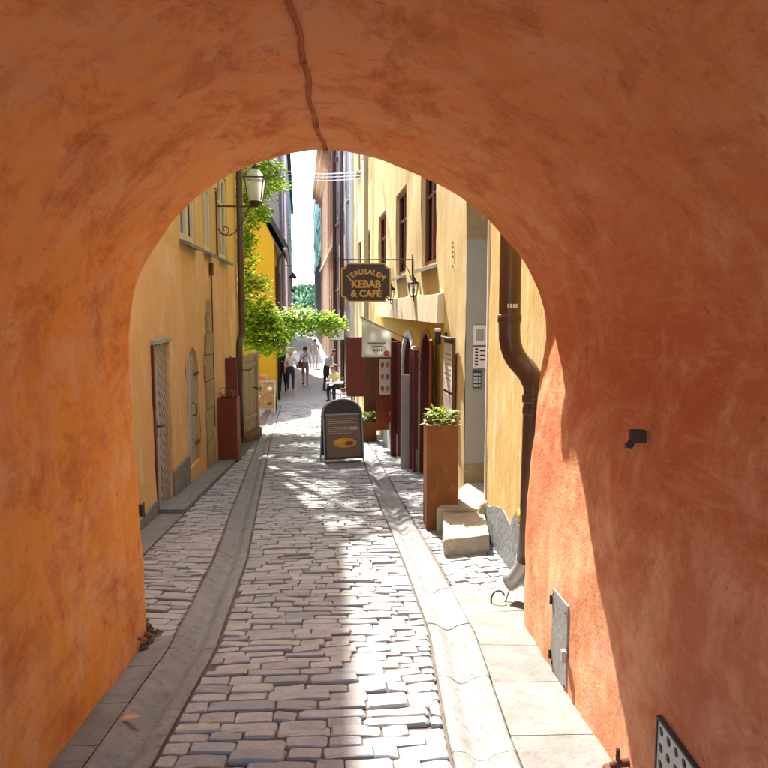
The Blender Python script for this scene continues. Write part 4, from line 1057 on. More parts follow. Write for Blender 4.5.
# cracks and old conduit
mb = MB(); mb.tube([(4.55, -.02, 2.3), (4.56, -.02, 1.2), (4.54, -.02, .6), (4.55, -.02, -.4)], .012, 6); mb.build('conduit', M_rust, LB, True)
mb = MB(); mb.box(4.45, 4.62, -.05, -.01, 2.14, 2.34); mb.build('junction_box', M_rust, LB)
mb = MB(); mb.tube([(8.25, -.10, 11.4), (8.25, -.10, 1.15)] + [tuple(q) for q in bez((8.25, -.10, 1.1), (8.25, -.10, .98), (8.2, -.05, .95), (8.02, -.06, .85), 5)] + [(8.0, -.06, .6), (8.0, -.06, -1.2)], .07, 12); mb.build('rain_pipe', M_pipe, LB, True)
for zz in (3.0, 5.5): mb = MB(); mb.lathe([(.08, 0), (.08, .05)], (8.25, -.10, zz), 12); mb.build('pipe_clamp', M_pipe, LB)
# red shutter of the low window, iron stay
mb = MB(); mb.hexa([(6.06, -.01, -.36), (6.10, -.01, -.36), (6.34, -.20, -.36), (6.30, -.20, -.36), (6.06, -.01, .66), (6.10, -.01, .66), (6.34, -.20, .66), (6.30, -.20, .66)]); mb.build('shutter', M_red, LB)
mb = MB(); mb.tube([(7.2, 0, .34), (7.2, -.36, .34), (7.2, -.42, .40)], .010, 8); mb.tube([(7.2, -.1, .34), (7.2, -.1, .46)], .03, 8); mb.build('iron_stay', M_iron, LB, True)

# street lantern on a scroll bracket
sl_ = thing('street_lantern', 'square glass street lantern on a rusty scroll bracket on the ochre wall', 'street lamp', (-2.555, 13.15, 0), 0)
mb = MB(); mb.tube([(.03, 0, 2.45), (.03, 0, 3.62)], .016, 8); mb.tube([(.03, 0, 3.36), (.76, 0, 3.36)], .016, 8)
mb.tube(bez((.05, 0, 2.98), (.22, 0, 2.72), (.42, 0, 2.92), (.60, 0, 3.34), 12), .010, 6)
sp = [(.17 + (.10 - .007 * k) * math.cos(R(-150 + 32 * k)), 0, 2.96 + (.10 - .007 * k) * math.sin(R(-150 + 32 * k))) for k in range(13)]; mb.tube(sp, .009, 6)
mb.tube([(.03 + .04 * math.cos(R(30 * k)), 0, 3.62 + .04 * math.sin(R(30 * k))) for k in range(9)], .009, 6)
mb.build('scroll_bracket', M_rust, sl_, True)
lc = (.71, 0, 3.42)
mb = MB(); mb.lathe([(.05, -.05), (.10, -.02), (.115, .0), (.10, .03)], lc, 8); mb.build('base', M_iron, sl_)
def frus(mb, w0, w1, z0, z1, c):
    mb.hexa([(c[0] - w0, c[1] - w0, z0), (c[0] + w0, c[1] - w0, z0), (c[0] + w0, c[1] + w0, z0), (c[0] - w0, c[1] + w0, z0), (c[0] - w1, c[1] - w1, z1), (c[0] + w1, c[1] - w1, z1), (c[0] + w1, c[1] + w1, z1), (c[0] - w1, c[1] + w1, z1)])
for sx, sy in ((1, 0), (-1, 0), (0, 1), (0, -1)):
    mb = MB(); w0, w1 = .108, .160; z0, z1 = 3.45, 3.83; t_ = .0
    if sx: P = [(lc[0] + sx * w0, -w0, z0), (lc[0] + sx * w0, w0, z0), (lc[0] + sx * w1, w1, z1), (lc[0] + sx * w1, -w1, z1)]
    else: P = [(lc[0] - w0, sy * w0, z0), (lc[0] + w0, sy * w0, z0), (lc[0] + w1, sy * w1, z1), (lc[0] - w1, sy * w1, z1)]
    mb.poly(P); mb.build('pane', M_lglass, sl_)
mb = MB()
for sx in (1, -1):
    for sy in (1, -1): mb.bar((lc[0] + sx * .11, sy * .11, 3.45), (lc[0] + sx * .162, sy * .162, 3.83), .016)
mb.bar((lc[0] - .17, -.165, 3.835), (lc[0] + .17, -.165, 3.835), .022); mb.bar((lc[0] - .17, .165, 3.835), (lc[0] + .17, .165, 3.835), .022)
mb.bar((lc[0] - .165, -.17, 3.837), (lc[0] - .165, .17, 3.837), .022); mb.bar((lc[0] + .165, -.17, 3.837), (lc[0] + .165, .17, 3.837), .022)
mb.build('frame', M_iron, sl_)
mb = MB(); mb.lathe([(.155, 3.845), (.14, 3.90), (.10, 3.96), (.05, 4.0), (.03, 4.01)], (lc[0], 0, 0), 12); mb.build('glass_dome', M_lglass, sl_, True)
mb = MB(); mb.lathe([(.05, 4.0), (.055, 4.03), (.02, 4.06), (.012, 4.1)], (lc[0], 0, 0), 10); mb.build('finial', M_iron, sl_, True)
mb = MB(); mb.lathe([(.018, 3.47), (.018, 3.60), (.03, 3.64), (.026, 3.74), (.006, 3.77)], (lc[0], 0, 0), 10); mb.build('bulb', M_white, sl_, True)

al = thing('hanging_lantern', 'black iron lantern hung out over the passage mouth', 'lantern', (.77, 4.95, 0))
mb = MB(); mb.lathe([(.006, 2.30), (.03, 2.40), (.055, 2.62), (.075, 2.86), (.085, 2.88), (.04, 3.0), (.015, 3.06), (.012, 3.4)], (0, 0, 0), 8); mb.build('lantern_body', M_iron, al)
mb = MB(); mb.tube([(0, 0, 3.4), (0, -.52, 3.4)], .016, 8); mb.tube([(0, -.1, 3.4), (0, -.50, 3.05)], .010, 6); mb.build('bracket', M_iron, al)
# wooden gate after the ochre building
g0, g1 = Vector((-2.74, 16.45, 0)), Vector((-2.55, 17.5, 0)); ga = math.atan2((g1 - g0).y, (g1 - g0).x); gl = (g1 - g0).length
gt = thing('wooden_gate', 'weathered grey brown plank gate standing beyond the ochre building', 'gate', (g0.x, g0.y, 0), ga)
zb = gz(16.9) - .03
for k in range(7):
    mb = MB(); a = gl * k / 7; mb.box(a + .006, a + gl / 7 - .006, -.022 + .004 * (k % 2), .022, zb + .12 + .01 * (k % 3), .52 + .02 * ((k * 5) % 3)); mb.build('plank', M_gatew, gt, bevel=.004)
mb = MB(); mb.box(-.02, gl + .02, -.05, -.025, .25, .34); mb.box(-.02, gl + .02, -.05, -.025, -.95, -.86); mb.build('rail', M_gatew, gt)
mb = MB(); mb.box(-.06, gl + .12, -.12, .10, zb - .1, zb + .22); mb.build('sill_beam', M_brownw, gt, bevel=.01)
mb = MB(); mb.box(gl + .01, gl + .13, -.07, .06, zb, .58); mb.build('post', M_gatew, gt, bevel=.01)
mb = MB(); mb.tube([(gl * .75, -.06, -.25), (gl * .75, -.16, -.25), (gl * .75, -.16, -.31)], .016, 8); mb.build('handle', M_iron, gt, True)

# ------------------------------------------------------------------ pavement boards
ab = thing('sandwich_board', 'round topped charcoal sandwich board with a food picture standing in the lane', 'sandwich board', (-.36, 12.9, gz(12.95)), R(13))
def arch_outline(w, h, n=14, sh=.0):
    return [(-w, .10)] + [(w * -math.cos(math.pi * k / n), h - w * .70 + w * .70 * math.sin(math.pi * k / n)) for k in range(n + 1)] + [(w, .10)]
lean = .20
def tilt(x, z, off, sgn): return (x, sgn * (.23 - z * lean) * -1 + off, z)
for sgn, nm in ((1, 'front_panel'), (-1, 'rear_panel')):
    mb = MB(); P = [(x, sgn * (-.23 + z * lean), z) for x, z in arch_outline(.335, 1.12)]
    mb.prism(P, (0, .018 * sgn, 0)); pn_ = mb.build(nm, M_boardgr, ab)
    fr = MB(); pth = [(x, sgn * (-.232 + z * lean), z) for x, z in [(-.345, .0)] + [(x * 1.03, z + .01) for x, z in arch_outline(.335, 1.12)] + [(.345, .0)]]
    fr.tube(pth, .013, 8); fr.build('frame_tube', M_zinc, pn_, True)
def onb(x, z, k=0.0): return (x, -.23 + z * lean - .004 - k, z)
mb = MB(); mb.prism([onb(-.30, .14), onb(.30, .14), onb(.30, .86), onb(-.30, .86)], (0, -.003, 0)); mb.build('poster', M_boardbr, ab)
mb = MB(); mb.bar(onb(-.31, .872), onb(.31, .872), .012, .02); mb.build('clip_rail', M_zinc, ab)
rg = random.Random(4); tl = MB()
for r in range(9):
    z = .82 - r * .035; x = -.26
    if r in (0, 4): continue
    while x < .12 + rg.uniform(0, .14):
        w = rg.uniform(.02, .06); tl.prism([onb(x, z, .0035), onb(x + w, z, .0035), onb(x + w, z + .012, .0035), onb(x, z + .012, .0035)], (0, -.001, 0)); x += w + .014
tl.prism([onb(.12, .60, .0035), onb(.26, .60, .0035), onb(.26, .65, .0035), onb(.12, .65, .0035)], (0, -.001, 0))
tl.build('print_line', mat('print_cream', (.5, .42, .3), None, 5, .7), ab)
def ell(cx, cz, a, b, k, n=18): return [onb(cx + a * math.cos(2 * math.pi * i / n), cz + b * math.sin(2 * math.pi * i / n), k) for i in range(n)]
mb = MB(); mb.prism(ell(.02, .38, .21, .085, .0036), (0, -.001, 0)); mb.build('plate_picture', M_food, ab)
mb = MB(); mb.prism(ell(-.06, .41, .10, .04, .005), (0, -.001, 0)); mb.build('food_picture', M_yellow, ab)
mb = MB(); mb.prism(ell(.10, .37, .08, .035, .005), (0, -.001, 0)); mb.build('food_picture', M_redbr, ab)
mb = MB(); mb.prism(ell(.24, .20, .035, .035, .0036), (0, -.001, 0)); mb.build('stamp', M_redink, ab)

bd = thing('menu_board', 'rectangular framed menu board with amber pictures on legs near the yellow house', 'sandwich board', (-3.13, 23.6, gz(23.7)), R(-6))
mb = MB(); mb.hexa([(-.34, -.16, .16), (.34, -.16, .16), (.34, -.14, .16), (-.34, -.14, .16), (-.34, .0, .98), (.34, .0, .98), (.34, .02, .98), (-.34, .02, .98)]); mb.build('panel', M_boardyl, bd)
mb = MB()
for x in (-.36, .36): mb.bar((x, -.185, .0), (x, .01, 1.02), .035, .04)
mb.bar((-.36, .0, 1.0), (.36, .0, 1.0), .035, .04); mb.bar((-.36, -.165, .14), (.36, -.165, .14), .03, .03); mb.build('frame', M_zinc, bd)
mb = MB()
for x in (-.34, .34): mb.bar((x, .22, .0), (x, .03, 1.0), .03, .03)
mb.build('rear_leg', M_iron, bd)
rg = random.Random(2); f_ = lambda z: -.16 + (z - .16) * .195 - .004
for k in range(6):
    cx, cz = (-.17, .17)[k % 2] + rg.uniform(-.03, .03), .30 + .24 * (k // 2); mb = MB(); mb.prism([(cx + .09 * math.cos(R(45 * q)), f_(cz + .06 * math.sin(R(45 * q))), cz + .06 * math.sin(R(45 * q))) for q in range(8)], (0, -.002, 0)); mb.build('food_picture', (M_food2, M_brownw, M_paper)[k % 3], bd)
ob = thing('orange_board', 'small orange advertising board leaning behind the menu board', 'sign', (-3.55, 25.4, gz(25.4)), R(-4))
mb = MB(); mb.box(-.24, .24, 0, .03, .5, 1.05); mb.build('panel', M_orange, ob)
mb = MB(); mb.box(-.27, -.24, -.005, .035, .0, 1.09); mb.box(.24, .27, -.005, .035, .0, 1.09); mb.box(-.24, .24, -.005, .035, 1.05, 1.09); mb.box(-.24, .24, -.005, .035, .46, .5); mb.build('frame', M_zinc, ob)

# ------------------------------------------------------------------ far buildings
def block_house(name, label, y0, y1, X, slope, o, h, m, wins, fl, frame_m, roof_m, depth=8, rise=2.5, over=.35, zlow=-3.2, cornice=None, pil=0, shop=False, ww=1.0):
    d = Vector((slope, 1)); L = (y1 - y0) * d.length
    t = thing(name, label, 'building', (X, y0, 0), math.atan2(1, slope))
    hs_ = [(s, s + ww, z, z + fh) for s in wins for z, fh in fl]
    sh = [(s, s + 1.5, -2.0, .5) for s in [2 + 3.4 * k for k in range(int((L - 3) / 3.4))]] if shop else []
    facade(t, 'wall', m, 0, L, zlow, h, hs_ + sh, o=o, depth=.2, step=1.2, amp=.02, seed=70)
    shell(t, 0, L, zlow, h, o, depth, m); 
    if roof_m: pitched_roof(t, 0, L, h, o, depth, rise, over, roof_m)
    for a, b, c, e in hs_: window(t, a, b, c, e, o, n=-.12, frame_m=frame_m, sill=.14, sill_m=m, cross=False)
    for a, b, c, e in sh: window(t, a, b, c, e, o, n=-.1, frame_m=M_brownw, sill=0, cross=True)
    if cornice:
        mb = MB(); y = lambda n_: o * n_
        for (n_, za, zb_) in cornice: mb.box(-.1, L + .1, *sorted((o * .0, o * n_)), za, zb_)
        mb.build('cornice', m, t)
    for k in range(pil):
        mb = MB(); s = .3 + (L - 1.2) * k / max(1, pil - 1); mb.box(s, s + .6, *sorted((0, o * .16)), zlow, h - 1.2); mb.build('pilaster', m, t)
    return t
FL3 = [(2.6, 1.6), (5.9, 1.6), (9.2, 1.5)]
block_house('pale_grey_house', 'narrow pale grey house squeezed after the cream building', 26.7, 31.6, RWX(26.7) + .02, -.075, 1, 14, M_pale, [1.0, 3.0], FL3, M_white, M_tile)
b3 = block_house('mauve_house', 'mauve grey plastered house on the right side of the lane', 31.7, 40.3, RWX(31.7) - .06, -.075, 1, 15, M_mauve, [1.2, 3.8, 6.4], FL3, M_wfr, M_tile, shop=True)
mb = MB(); mb.tube([(.3, .15, 14.5), (.3, .15, -2)], .09, 8); mb.build('rain_pipe', M_pipe, b3, True)
mb = MB(); mb.tube([(8.2, .15, 14.5), (8.2, .15, -2)], .09, 8); mb.build('rain_pipe', M_pipe, b3, True)
block_house('brown_stone_house', 'brown stone fronted house with pilasters and heavy cornice', 40.4, 70, RWX(40.4) - .02, -.080, 1, 12.2, M_brownp, [1.6 + 3.2 * k for k in range(9)], [(2.4, 1.8), (6.0, 1.8)], M_wfr, M_tile, cornice=[(.35, 10.9, 11.2), (.65, 11.2, 11.6), (.9, 11.6, 12.0), (.3, 4.9, 5.15)], pil=10, shop=True, over=.6)
tb = block_house('sheeted_house', 'tall house behind teal scaffold sheeting', 70.2, 110, RWX(70.2) + .3, -.082, 1, 19.0, M_pale, [2 + 4 * k for k in range(9)], [(2.0, 2), (6, 2), (10, 2)], M_white, M_roof)
mb = MB(); ny, nz2 = 50, 24
for i in range(ny + 1):
    for j in range(nz2 + 1):
        s = -.1 + 39.5 * i / ny; z = 6.5 + 15.0 * j / nz2; mb.v.append((s, .55 + .2 * noise.noise((s * .7, z * .5, 2)) + .12 * noise.noise((s * 2, z * 1.6, 8)), z))
for i in range(ny):
    for j in range(nz2): a = i * (nz2 + 1) + j; mb.f.append((a, a + 1, a + nz2 + 2, a + nz2 + 1))
for j in range(nz2):
    b0 = len(mb.v); z = 6.5 + 15.0 * j / nz2; z2 = 6.5 + 15.0 * (j + 1) / nz2; y_ = mb.v[j][1]; y2_ = mb.v[j + 1][1]
    mb.v += [(-.1, 0, z), (-.1, y_, z), (-.1, y2_, z2), (-.1, 0, z2)]; mb.f.append((b0, b0 + 1, b0 + 2, b0 + 3))
mb.build('scaffold_sheet', M_teal, tb, True, fix=False)
mb = MB()
for k in range(14): mb.tube([(.2 + 3 * k, .5, -2.4), (.2 + 3 * k, .5, 21.4)], .05, 6)
for zz in (6.6, 10.4, 14.2, 18, 21.4): mb.tube([(-.2, .7, zz), (39.4, .7, zz)], .05, 6)
mb.build('scaffold_pole', M_zinc, tb)

# yellow gabled house at the courtyard
yh = thing('yellow_house', 'bright yellow house with a steep dark roof beyond the courtyard tree', 'building', (-3.15, 27.0, 0), 0)
gp = [(0, -2.4), (0, 4.0), (-1.25, 6.5), (-3.3, 8.2), (-5.4, 6.5), (-6.6, 4.0), (-6.6, -2.4)]
mb = MB(); mb.prism([(x, 0, z) for x, z in gp], (-.80, 9.0, 0)); mb.build('wall', M_yel, yh)
rp = [(.42, 3.72), (-1.2, 6.62), (-3.3, 8.35), (-5.45, 6.62), (-7.0, 3.8)]; mb = MB()
for (xa, za), (xb, zb_) in zip(rp, rp[1:]):
    u = Vector((zb_ - za, 0, xa - xb)).normalized() * .14
    if u.z < 0: u = -u
    q = Vector((-.80, 9.1, 0)); A_, B_ = Vector((xa, -.28, za)), Vector((xb, -.28, zb_))
    mb.hexa([A_, B_, B_ + q, A_ + q, A_ + u, B_ + u, B_ + q + u, A_ + q + u])
mb.build('roof', M_roof, yh)
mb = MB(); mb.tube([(.44, -.28, 3.70), (-.36, 9.0, 3.70)], .07, 8); mb.build('eaves_gutter', M_zinc, yh, True)
mb = MB(); mb.tube([(.30, .4, 3.65), (.08, .4, 3.3), (.06, .4, -1.8)], .05, 8); mb.build('rain_pipe', M_iron, yh, True)
for s in (.9, 3.6, 6.3):
    w_ = MB(); x = -.089 * s; w_.hexa([(x - .02, s, 1.6), (x + .02, s, 1.6), (x - .07, s + 1.0, 1.6), (x - .11, s + 1, 1.6), (x - .02, s, 3.1), (x + .02, s, 3.1), (x - .07, s + 1, 3.1), (x - .11, s + 1, 3.1)]); wp = w_.build('window', M_pane, yh)
    w_ = MB(); w_.bar((x + .03, s, 1.6), (x + .03, s, 3.1), .09); w_.bar((x - .06, s + 1, 1.6), (x - .06, s + 1, 3.1), .09); w_.bar((x + .03, s, 3.1), (x - .06, s + 1, 3.1), .09); w_.build('frame', M_wfr, wp)
for x in (-1.9, -4.4):
    w_ = MB(); w_.box(x - .5, x + .5, -.02, .02, 1.8, 3.2); wp = w_.build('window', M_pane, yh); w_ = MB(); w_.box(x - .58, x - .5, -.05, .0, 1.72, 3.28); w_.box(x + .5, x + .58, -.05, 0, 1.72, 3.28); w_.box(x - .5, x + .5, -.05, 0, 3.2, 3.28); w_.box(x - .5, x + .5, -.05, 0, 1.72, 1.8); w_.box(x - .04, x + .04, -.05, -.021, 1.8, 3.2); w_.build('frame', M_white, wp)
lh = block_house('pinkish_house', 'tall pinkish plastered house after the yellow house', 36.2, 50, -3.95, -.088, -1, 13.0, M_pink, [1.2 + 3 * k for k in range(4)], FL3, M_white, M_tile, shop=True)
mb = MB(); mb.tube([(.25, -.15, 12.8), (.25, -.15, -2)], .09, 8); mb.build('rain_pipe', M_zinc, lh, True)
lh2 = block_house('ash_grey_house', 'tall ash grey house far down the left side of the lane', 63, 112, -6.25, -.085, -1, 15.5, M_mauve, [1.5 + 4 * k for k in range(11)], FL3, M_white, M_roof)
# rear of the courtyard
mb = MB(); mb.hexa([(-9.8, 16.3, -2), (-9.4, 16.3, -2), (-9.4, 27, -2), (-9.8, 27, -2), (-9.8, 16.3, 3.2), (-9.4, 16.3, 3.2), (-9.4, 27, 3.2), (-9.8, 27, 3.2)])
tag(mb.build('courtyard_wall', M_yel), 'yellow plastered wall closing the courtyard behind the tree', 'wall')

# far lantern on the left
fl_ = thing('street_lantern', 'small black street lantern hanging beyond the yellow house', 'street lamp', (-3.97, 38, 0))
mb = MB(); mb.tube([(-.1, 0, 3.75), (.5, 0, 3.75)], .02, 6); mb.tube([(.48, 0, 3.75), (.48, 0, 3.4)], .015, 6); mb.build('bracket', M_iron, fl_)
mb = MB(); mb.lathe([(.12, 2.55), (.19, 3.1)], (.48, 0, 0), 6); mb.build('glass', M_lglass, fl_)
mb = MB(); mb.lathe([(.22, 3.1), (.18, 3.2), (.05, 3.38), (.02, 3.42)], (.48, 0, 0), 10); mb.build('cap', M_iron, fl_)
mb = MB(); mb.lathe([(.05, 2.4), (.13, 2.5), (.13, 2.55)], (.48, 0, 0), 10)
for k in range(6): a = math.pi / 3 * k; mb.tube([(.48 + .12 * math.cos(a), .12 * math.sin(a), 2.55), (.48 + .19 * math.cos(a), .19 * math.sin(a), 3.1)], .012, 5)
mb.build('frame', M_iron, fl_)

# span wires between the houses
for k in range(3):
    dz = -.10 * k; mb = MB(); A_ = Vector((-4.15, 39.5, 8.75 + dz * 1.7)); B_ = Vector((-.02, 23.5, 5.80 + dz)); 
    mb.tube([A_.lerp(B_, i / 12) + Vector((0, 0, -.12 * math.sin(math.pi * i / 12))) for i in range(13)], .016, 5)
    tag(mb.build('span_wire', M_white, None), ('topmost', 'middle', 'lowest')[k] + ' of three pale span wires strung across the lane', 'wire', 'span wires across the lane')

# blue shop signs on the right, far
bs = thing('shop_awning', 'small dark blue awning over a shop front far down the right side', 'awning', (-.70, 32.5, 0), RA)
mb = MB(); mb.hexa([(-.2, -.02, 1.05), (1.8, -.02, 1.05), (1.8, .62, .75), (-.2, .62, .75), (-.2, -.02, 1.12), (1.8, -.02, 1.12), (1.8, .62, .80), (-.2, .62, .80)]); mb.build('canopy', mat('awning_blue', (.06, .08, .14), (.05, .06, .1), 5, .8), bs)
mb = MB(); mb.box(-.2, 1.8, .615, .63, .50, .80); mb.build('valance', mat('awning_slate', (.16, .17, .2), (.12, .13, .16), 5, .8), bs)
mb = MB(); mb.tube([(-.2, 0, .7), (-.2, .6, .78)], .015, 6); mb.tube([(1.8, 0, .7), (1.8, .6, .78)], .015, 6); mb.build('arm', M_zinc, bs)
wb = thing('projecting_sign', 'white projecting shop sign under the blue awning', 'sign', (-.85, 30.5, 0), 0)
mb = MB(); mb.box(-.42, .12, -.02, .02, .30, .85); mb.build('panel', M_white, wb)
mb = MB(); mb.bar((-.45, 0, .88), (.35, 0, .88), .03); mb.build('bracket', M_iron, wb)
mb = MB(); mb.box(-.30, .0, -.026, -.0205, .52, .62); mb.build('print', M_greyp, wb)

# ------------------------------------------------------------------ courtyard tree
def make_tree():
    rg = random.Random(17); t = thing('lime_tree', 'leafy green tree leaning out of the courtyard over the lane', 'tree', (-4.6, 20.6, gz(20.6) - .1))
    O = Vector((-4.6, 20.6, gz(20.6) - .1)); br = MB(); tips = []
    def limb(pts, r0, r1):
        n = len(pts); br.tube([Vector(p) - O for p in pts], [r0 + (r1 - r0) * k / (n - 1) for k in range(n)], 8)
    limb([(-4.6, 20.6, -2), (-4.55, 20.5, 0), (-4.4, 20.4, 2.0), (-4.3, 20.3, 4.0), (-4.2, 20.2, 6.2), (-4.1, 20.1, 8.2)], .26, .07)
    clumps = []
    # (centre, radii, leaves): visible low limb over the lane, curtain by the ochre building, crown above
    C = [((-2.9, 19.0, 1.35), (.55, .9, .65), 620), ((-2.35, 18.9, 1.15), (.55, .8, .62), 620), ((-1.75, 18.8, 1.25), (.55, .7, .42), 520), ((-1.15, 18.6, 1.28), (.42, .6, .32), 330), ((-.75, 18.5, 1.25), (.30, .5, .26), 200),
         ((-2.75, 19.2, .75), (.40, .7, .35), 330), ((-2.15, 19.0, .72), (.30, .5, .28), 170),
         ((-3.2, 19.4, 2.0), (.30, .8, .35), 150), ((-3.25, 19.6, 2.9), (.42, .7, .55), 330), ((-3.0, 19.4, 3.35), (.35, .6, .35), 220),
         ((-3.3, 20.4, 4.3), (.70, .8, .55), 420), ((-2.75, 19.8, 4.9), (.55, .7, .40), 300), ((-2.15, 19.5, 5.0), (.32, .5, .36), 170), ((-3.1, 20.2, 5.4), (.8, .9, .5), 420),
         ((-4.3, 20.4, 2.6), (.9, 1.0, .9), 400), ((-5.4, 20.8, 4.2), (1.2, 1.2, 1.2), 600), ((-4.6, 21.3, 5.9), (1.5, 1.3, 1.2), 800),
         ((-3.0, 20.0, 6.6), (1.2, 1.3, .8), 560), ((-1.9, 19.3, 6.9), (.9, 1.2, .6), 380), ((-1.0, 18.8, 7.0), (.8, 1.1, .5), 300), ((-3.8, 20.6, 8.0), (1.5, 1.4, 1.0), 700), ((-2.3, 19.4, 8.3), (1.1, 1.2, .6), 380), ((-1.2, 18.3, 8.1), (.8, 1.1, .5), 260), ((-2.4, 18.2, 7.6), (.9, .8, .5), 300), ((-1.6, 17.3, 7.4), (.8, .7, .4), 220),
         ((-3.4, 18.3, 5.9), (.7, .8, .5), 260)]
    lf = MB()
    C = [(c, r_, int(n * 1.75)) for c, r_, n in C]
    C += [((-1.6, 16.6, 7.2), (.8, .9, .4), 520), ((-1.1, 15.6, 6.9), (.7, .8, .35), 420), ((-1.9, 15.2, 7.6), (.6, .8, .35), 360), ((-.7, 14.4, 6.6), (.6, .7, .3), 330), ((-1.5, 13.9, 6.8), (.6, .6, .3), 300)]
    C = [(c, r_, int(n * (.8 if c[2] > 5.8 else 1))) for c, r_, n in C]
    C += [((-2.95, 19.0, 4.35), (.40, .5, .35), 460), ((-2.6, 19.0, 3.9), (.30, .5, .25), 260), ((-3.15, 19.0, 3.0), (.35, .5, .45), 420), ((-2.75, 19.0, 2.2), (.30, .5, .35), 260), ((-2.3, 19.0, 5.2), (.38, .5, .30), 260)]
    C += [((-3.1, 19.3, 4.0), (.30, .6, .40), 330), ((-2.9, 19.2, 2.4), (.25, .6, .30), 200), ((-3.3, 19.4, 3.5), (.35, .6, .5), 330), ((-2.55, 19.3, 4.6), (.35, .5, .30), 260), ((-3.0, 19.2, 1.75), (.35, .6, .3), 260)]
    C += [((-1.1, 12.7, 6.4), (.5, .6, .25), 230), ((-1.9, 13.0, 6.9), (.4, .7, .25), 220), ((-.5, 13.4, 6.1), (.5, .6, .25), 200), ((-1.3, 14.9, 7.3), (.7, .7, .3), 380), ((-.8, 16.4, 7.0), (.7, .7, .3), 380), ((-1.8, 17.6, 7.6), (.7, .7, .3), 380)]
    for (c, rad, n) in C:
        c = Vector(c); src = Vector((-4.5 + .1 * c.z, 20.4, max(.8, c.z - 1.2)))
        src = Vector((-4.45 + .04 * c.z, 20.4, min(7.5, max(.9, c.z - .9))))
        mid = src.lerp(c, .5) + Vector((rg.uniform(-.15, .15), rg.uniform(-.15, .15), .18)); limb([src, mid, c], .07, .018)
        twigs = []
        for k in range(max(4, n // 36)):
            u = Vector((rg.gauss(0, 1), rg.gauss(0, 1), rg.gauss(0, 1))).normalized() * (rg.random() ** .4)
            q = c + Vector((u.x * rad[0], u.y * rad[1], u.z * rad[2])); twigs.append(q); br.tube([c - O, c.lerp(q, .55) + Vector((0, 0, .05)) - O, q - O], [.014, .009, .004], 4)
        for k in range(n):
            q = rg.choice(twigs) + Vector((rg.gauss(0, .13), rg.gauss(0, .15), rg.gauss(0, .10)))
            if q.x > RWX(q.y) - .2: continue
            # keep leaf outside the ochre building's end wall
            if q.y < 16.6 and q.x < -2.3: continue
            a = rg.uniform(0, 6.28); L = Vector((math.cos(a), math.sin(a), rg.uniform(-.9, .25))).normalized() * rg.uniform(.055, .15)
            up = Vector((rg.uniform(-.5, .5), rg.uniform(-.5, .5), 1)).normalized(); sd = L.cross(up).normalized() * L.length * .36; dn = up * (L.length * -.10)
            b = len(lf.v); p0 = q - O
            lf.v += [tuple(p0), tuple(p0 + L * .35 + sd + dn), tuple(p0 + L * .75 + sd * .7 + dn), tuple(p0 + L), tuple(p0 + L * .75 - sd * .7 + dn), tuple(p0 + L * .35 - sd + dn), tuple(p0 + L * .55)]
            lf.f += [(b, b + 1, b + 2, b + 6), (b + 6, b + 2, b + 3), (b, b + 6, b + 4, b + 5), (b + 6, b + 3, b + 4)]
    br.build('trunk', M_bark, t, True); lf.build('crown', M_leaf, t, False, fix=False)
make_tree()

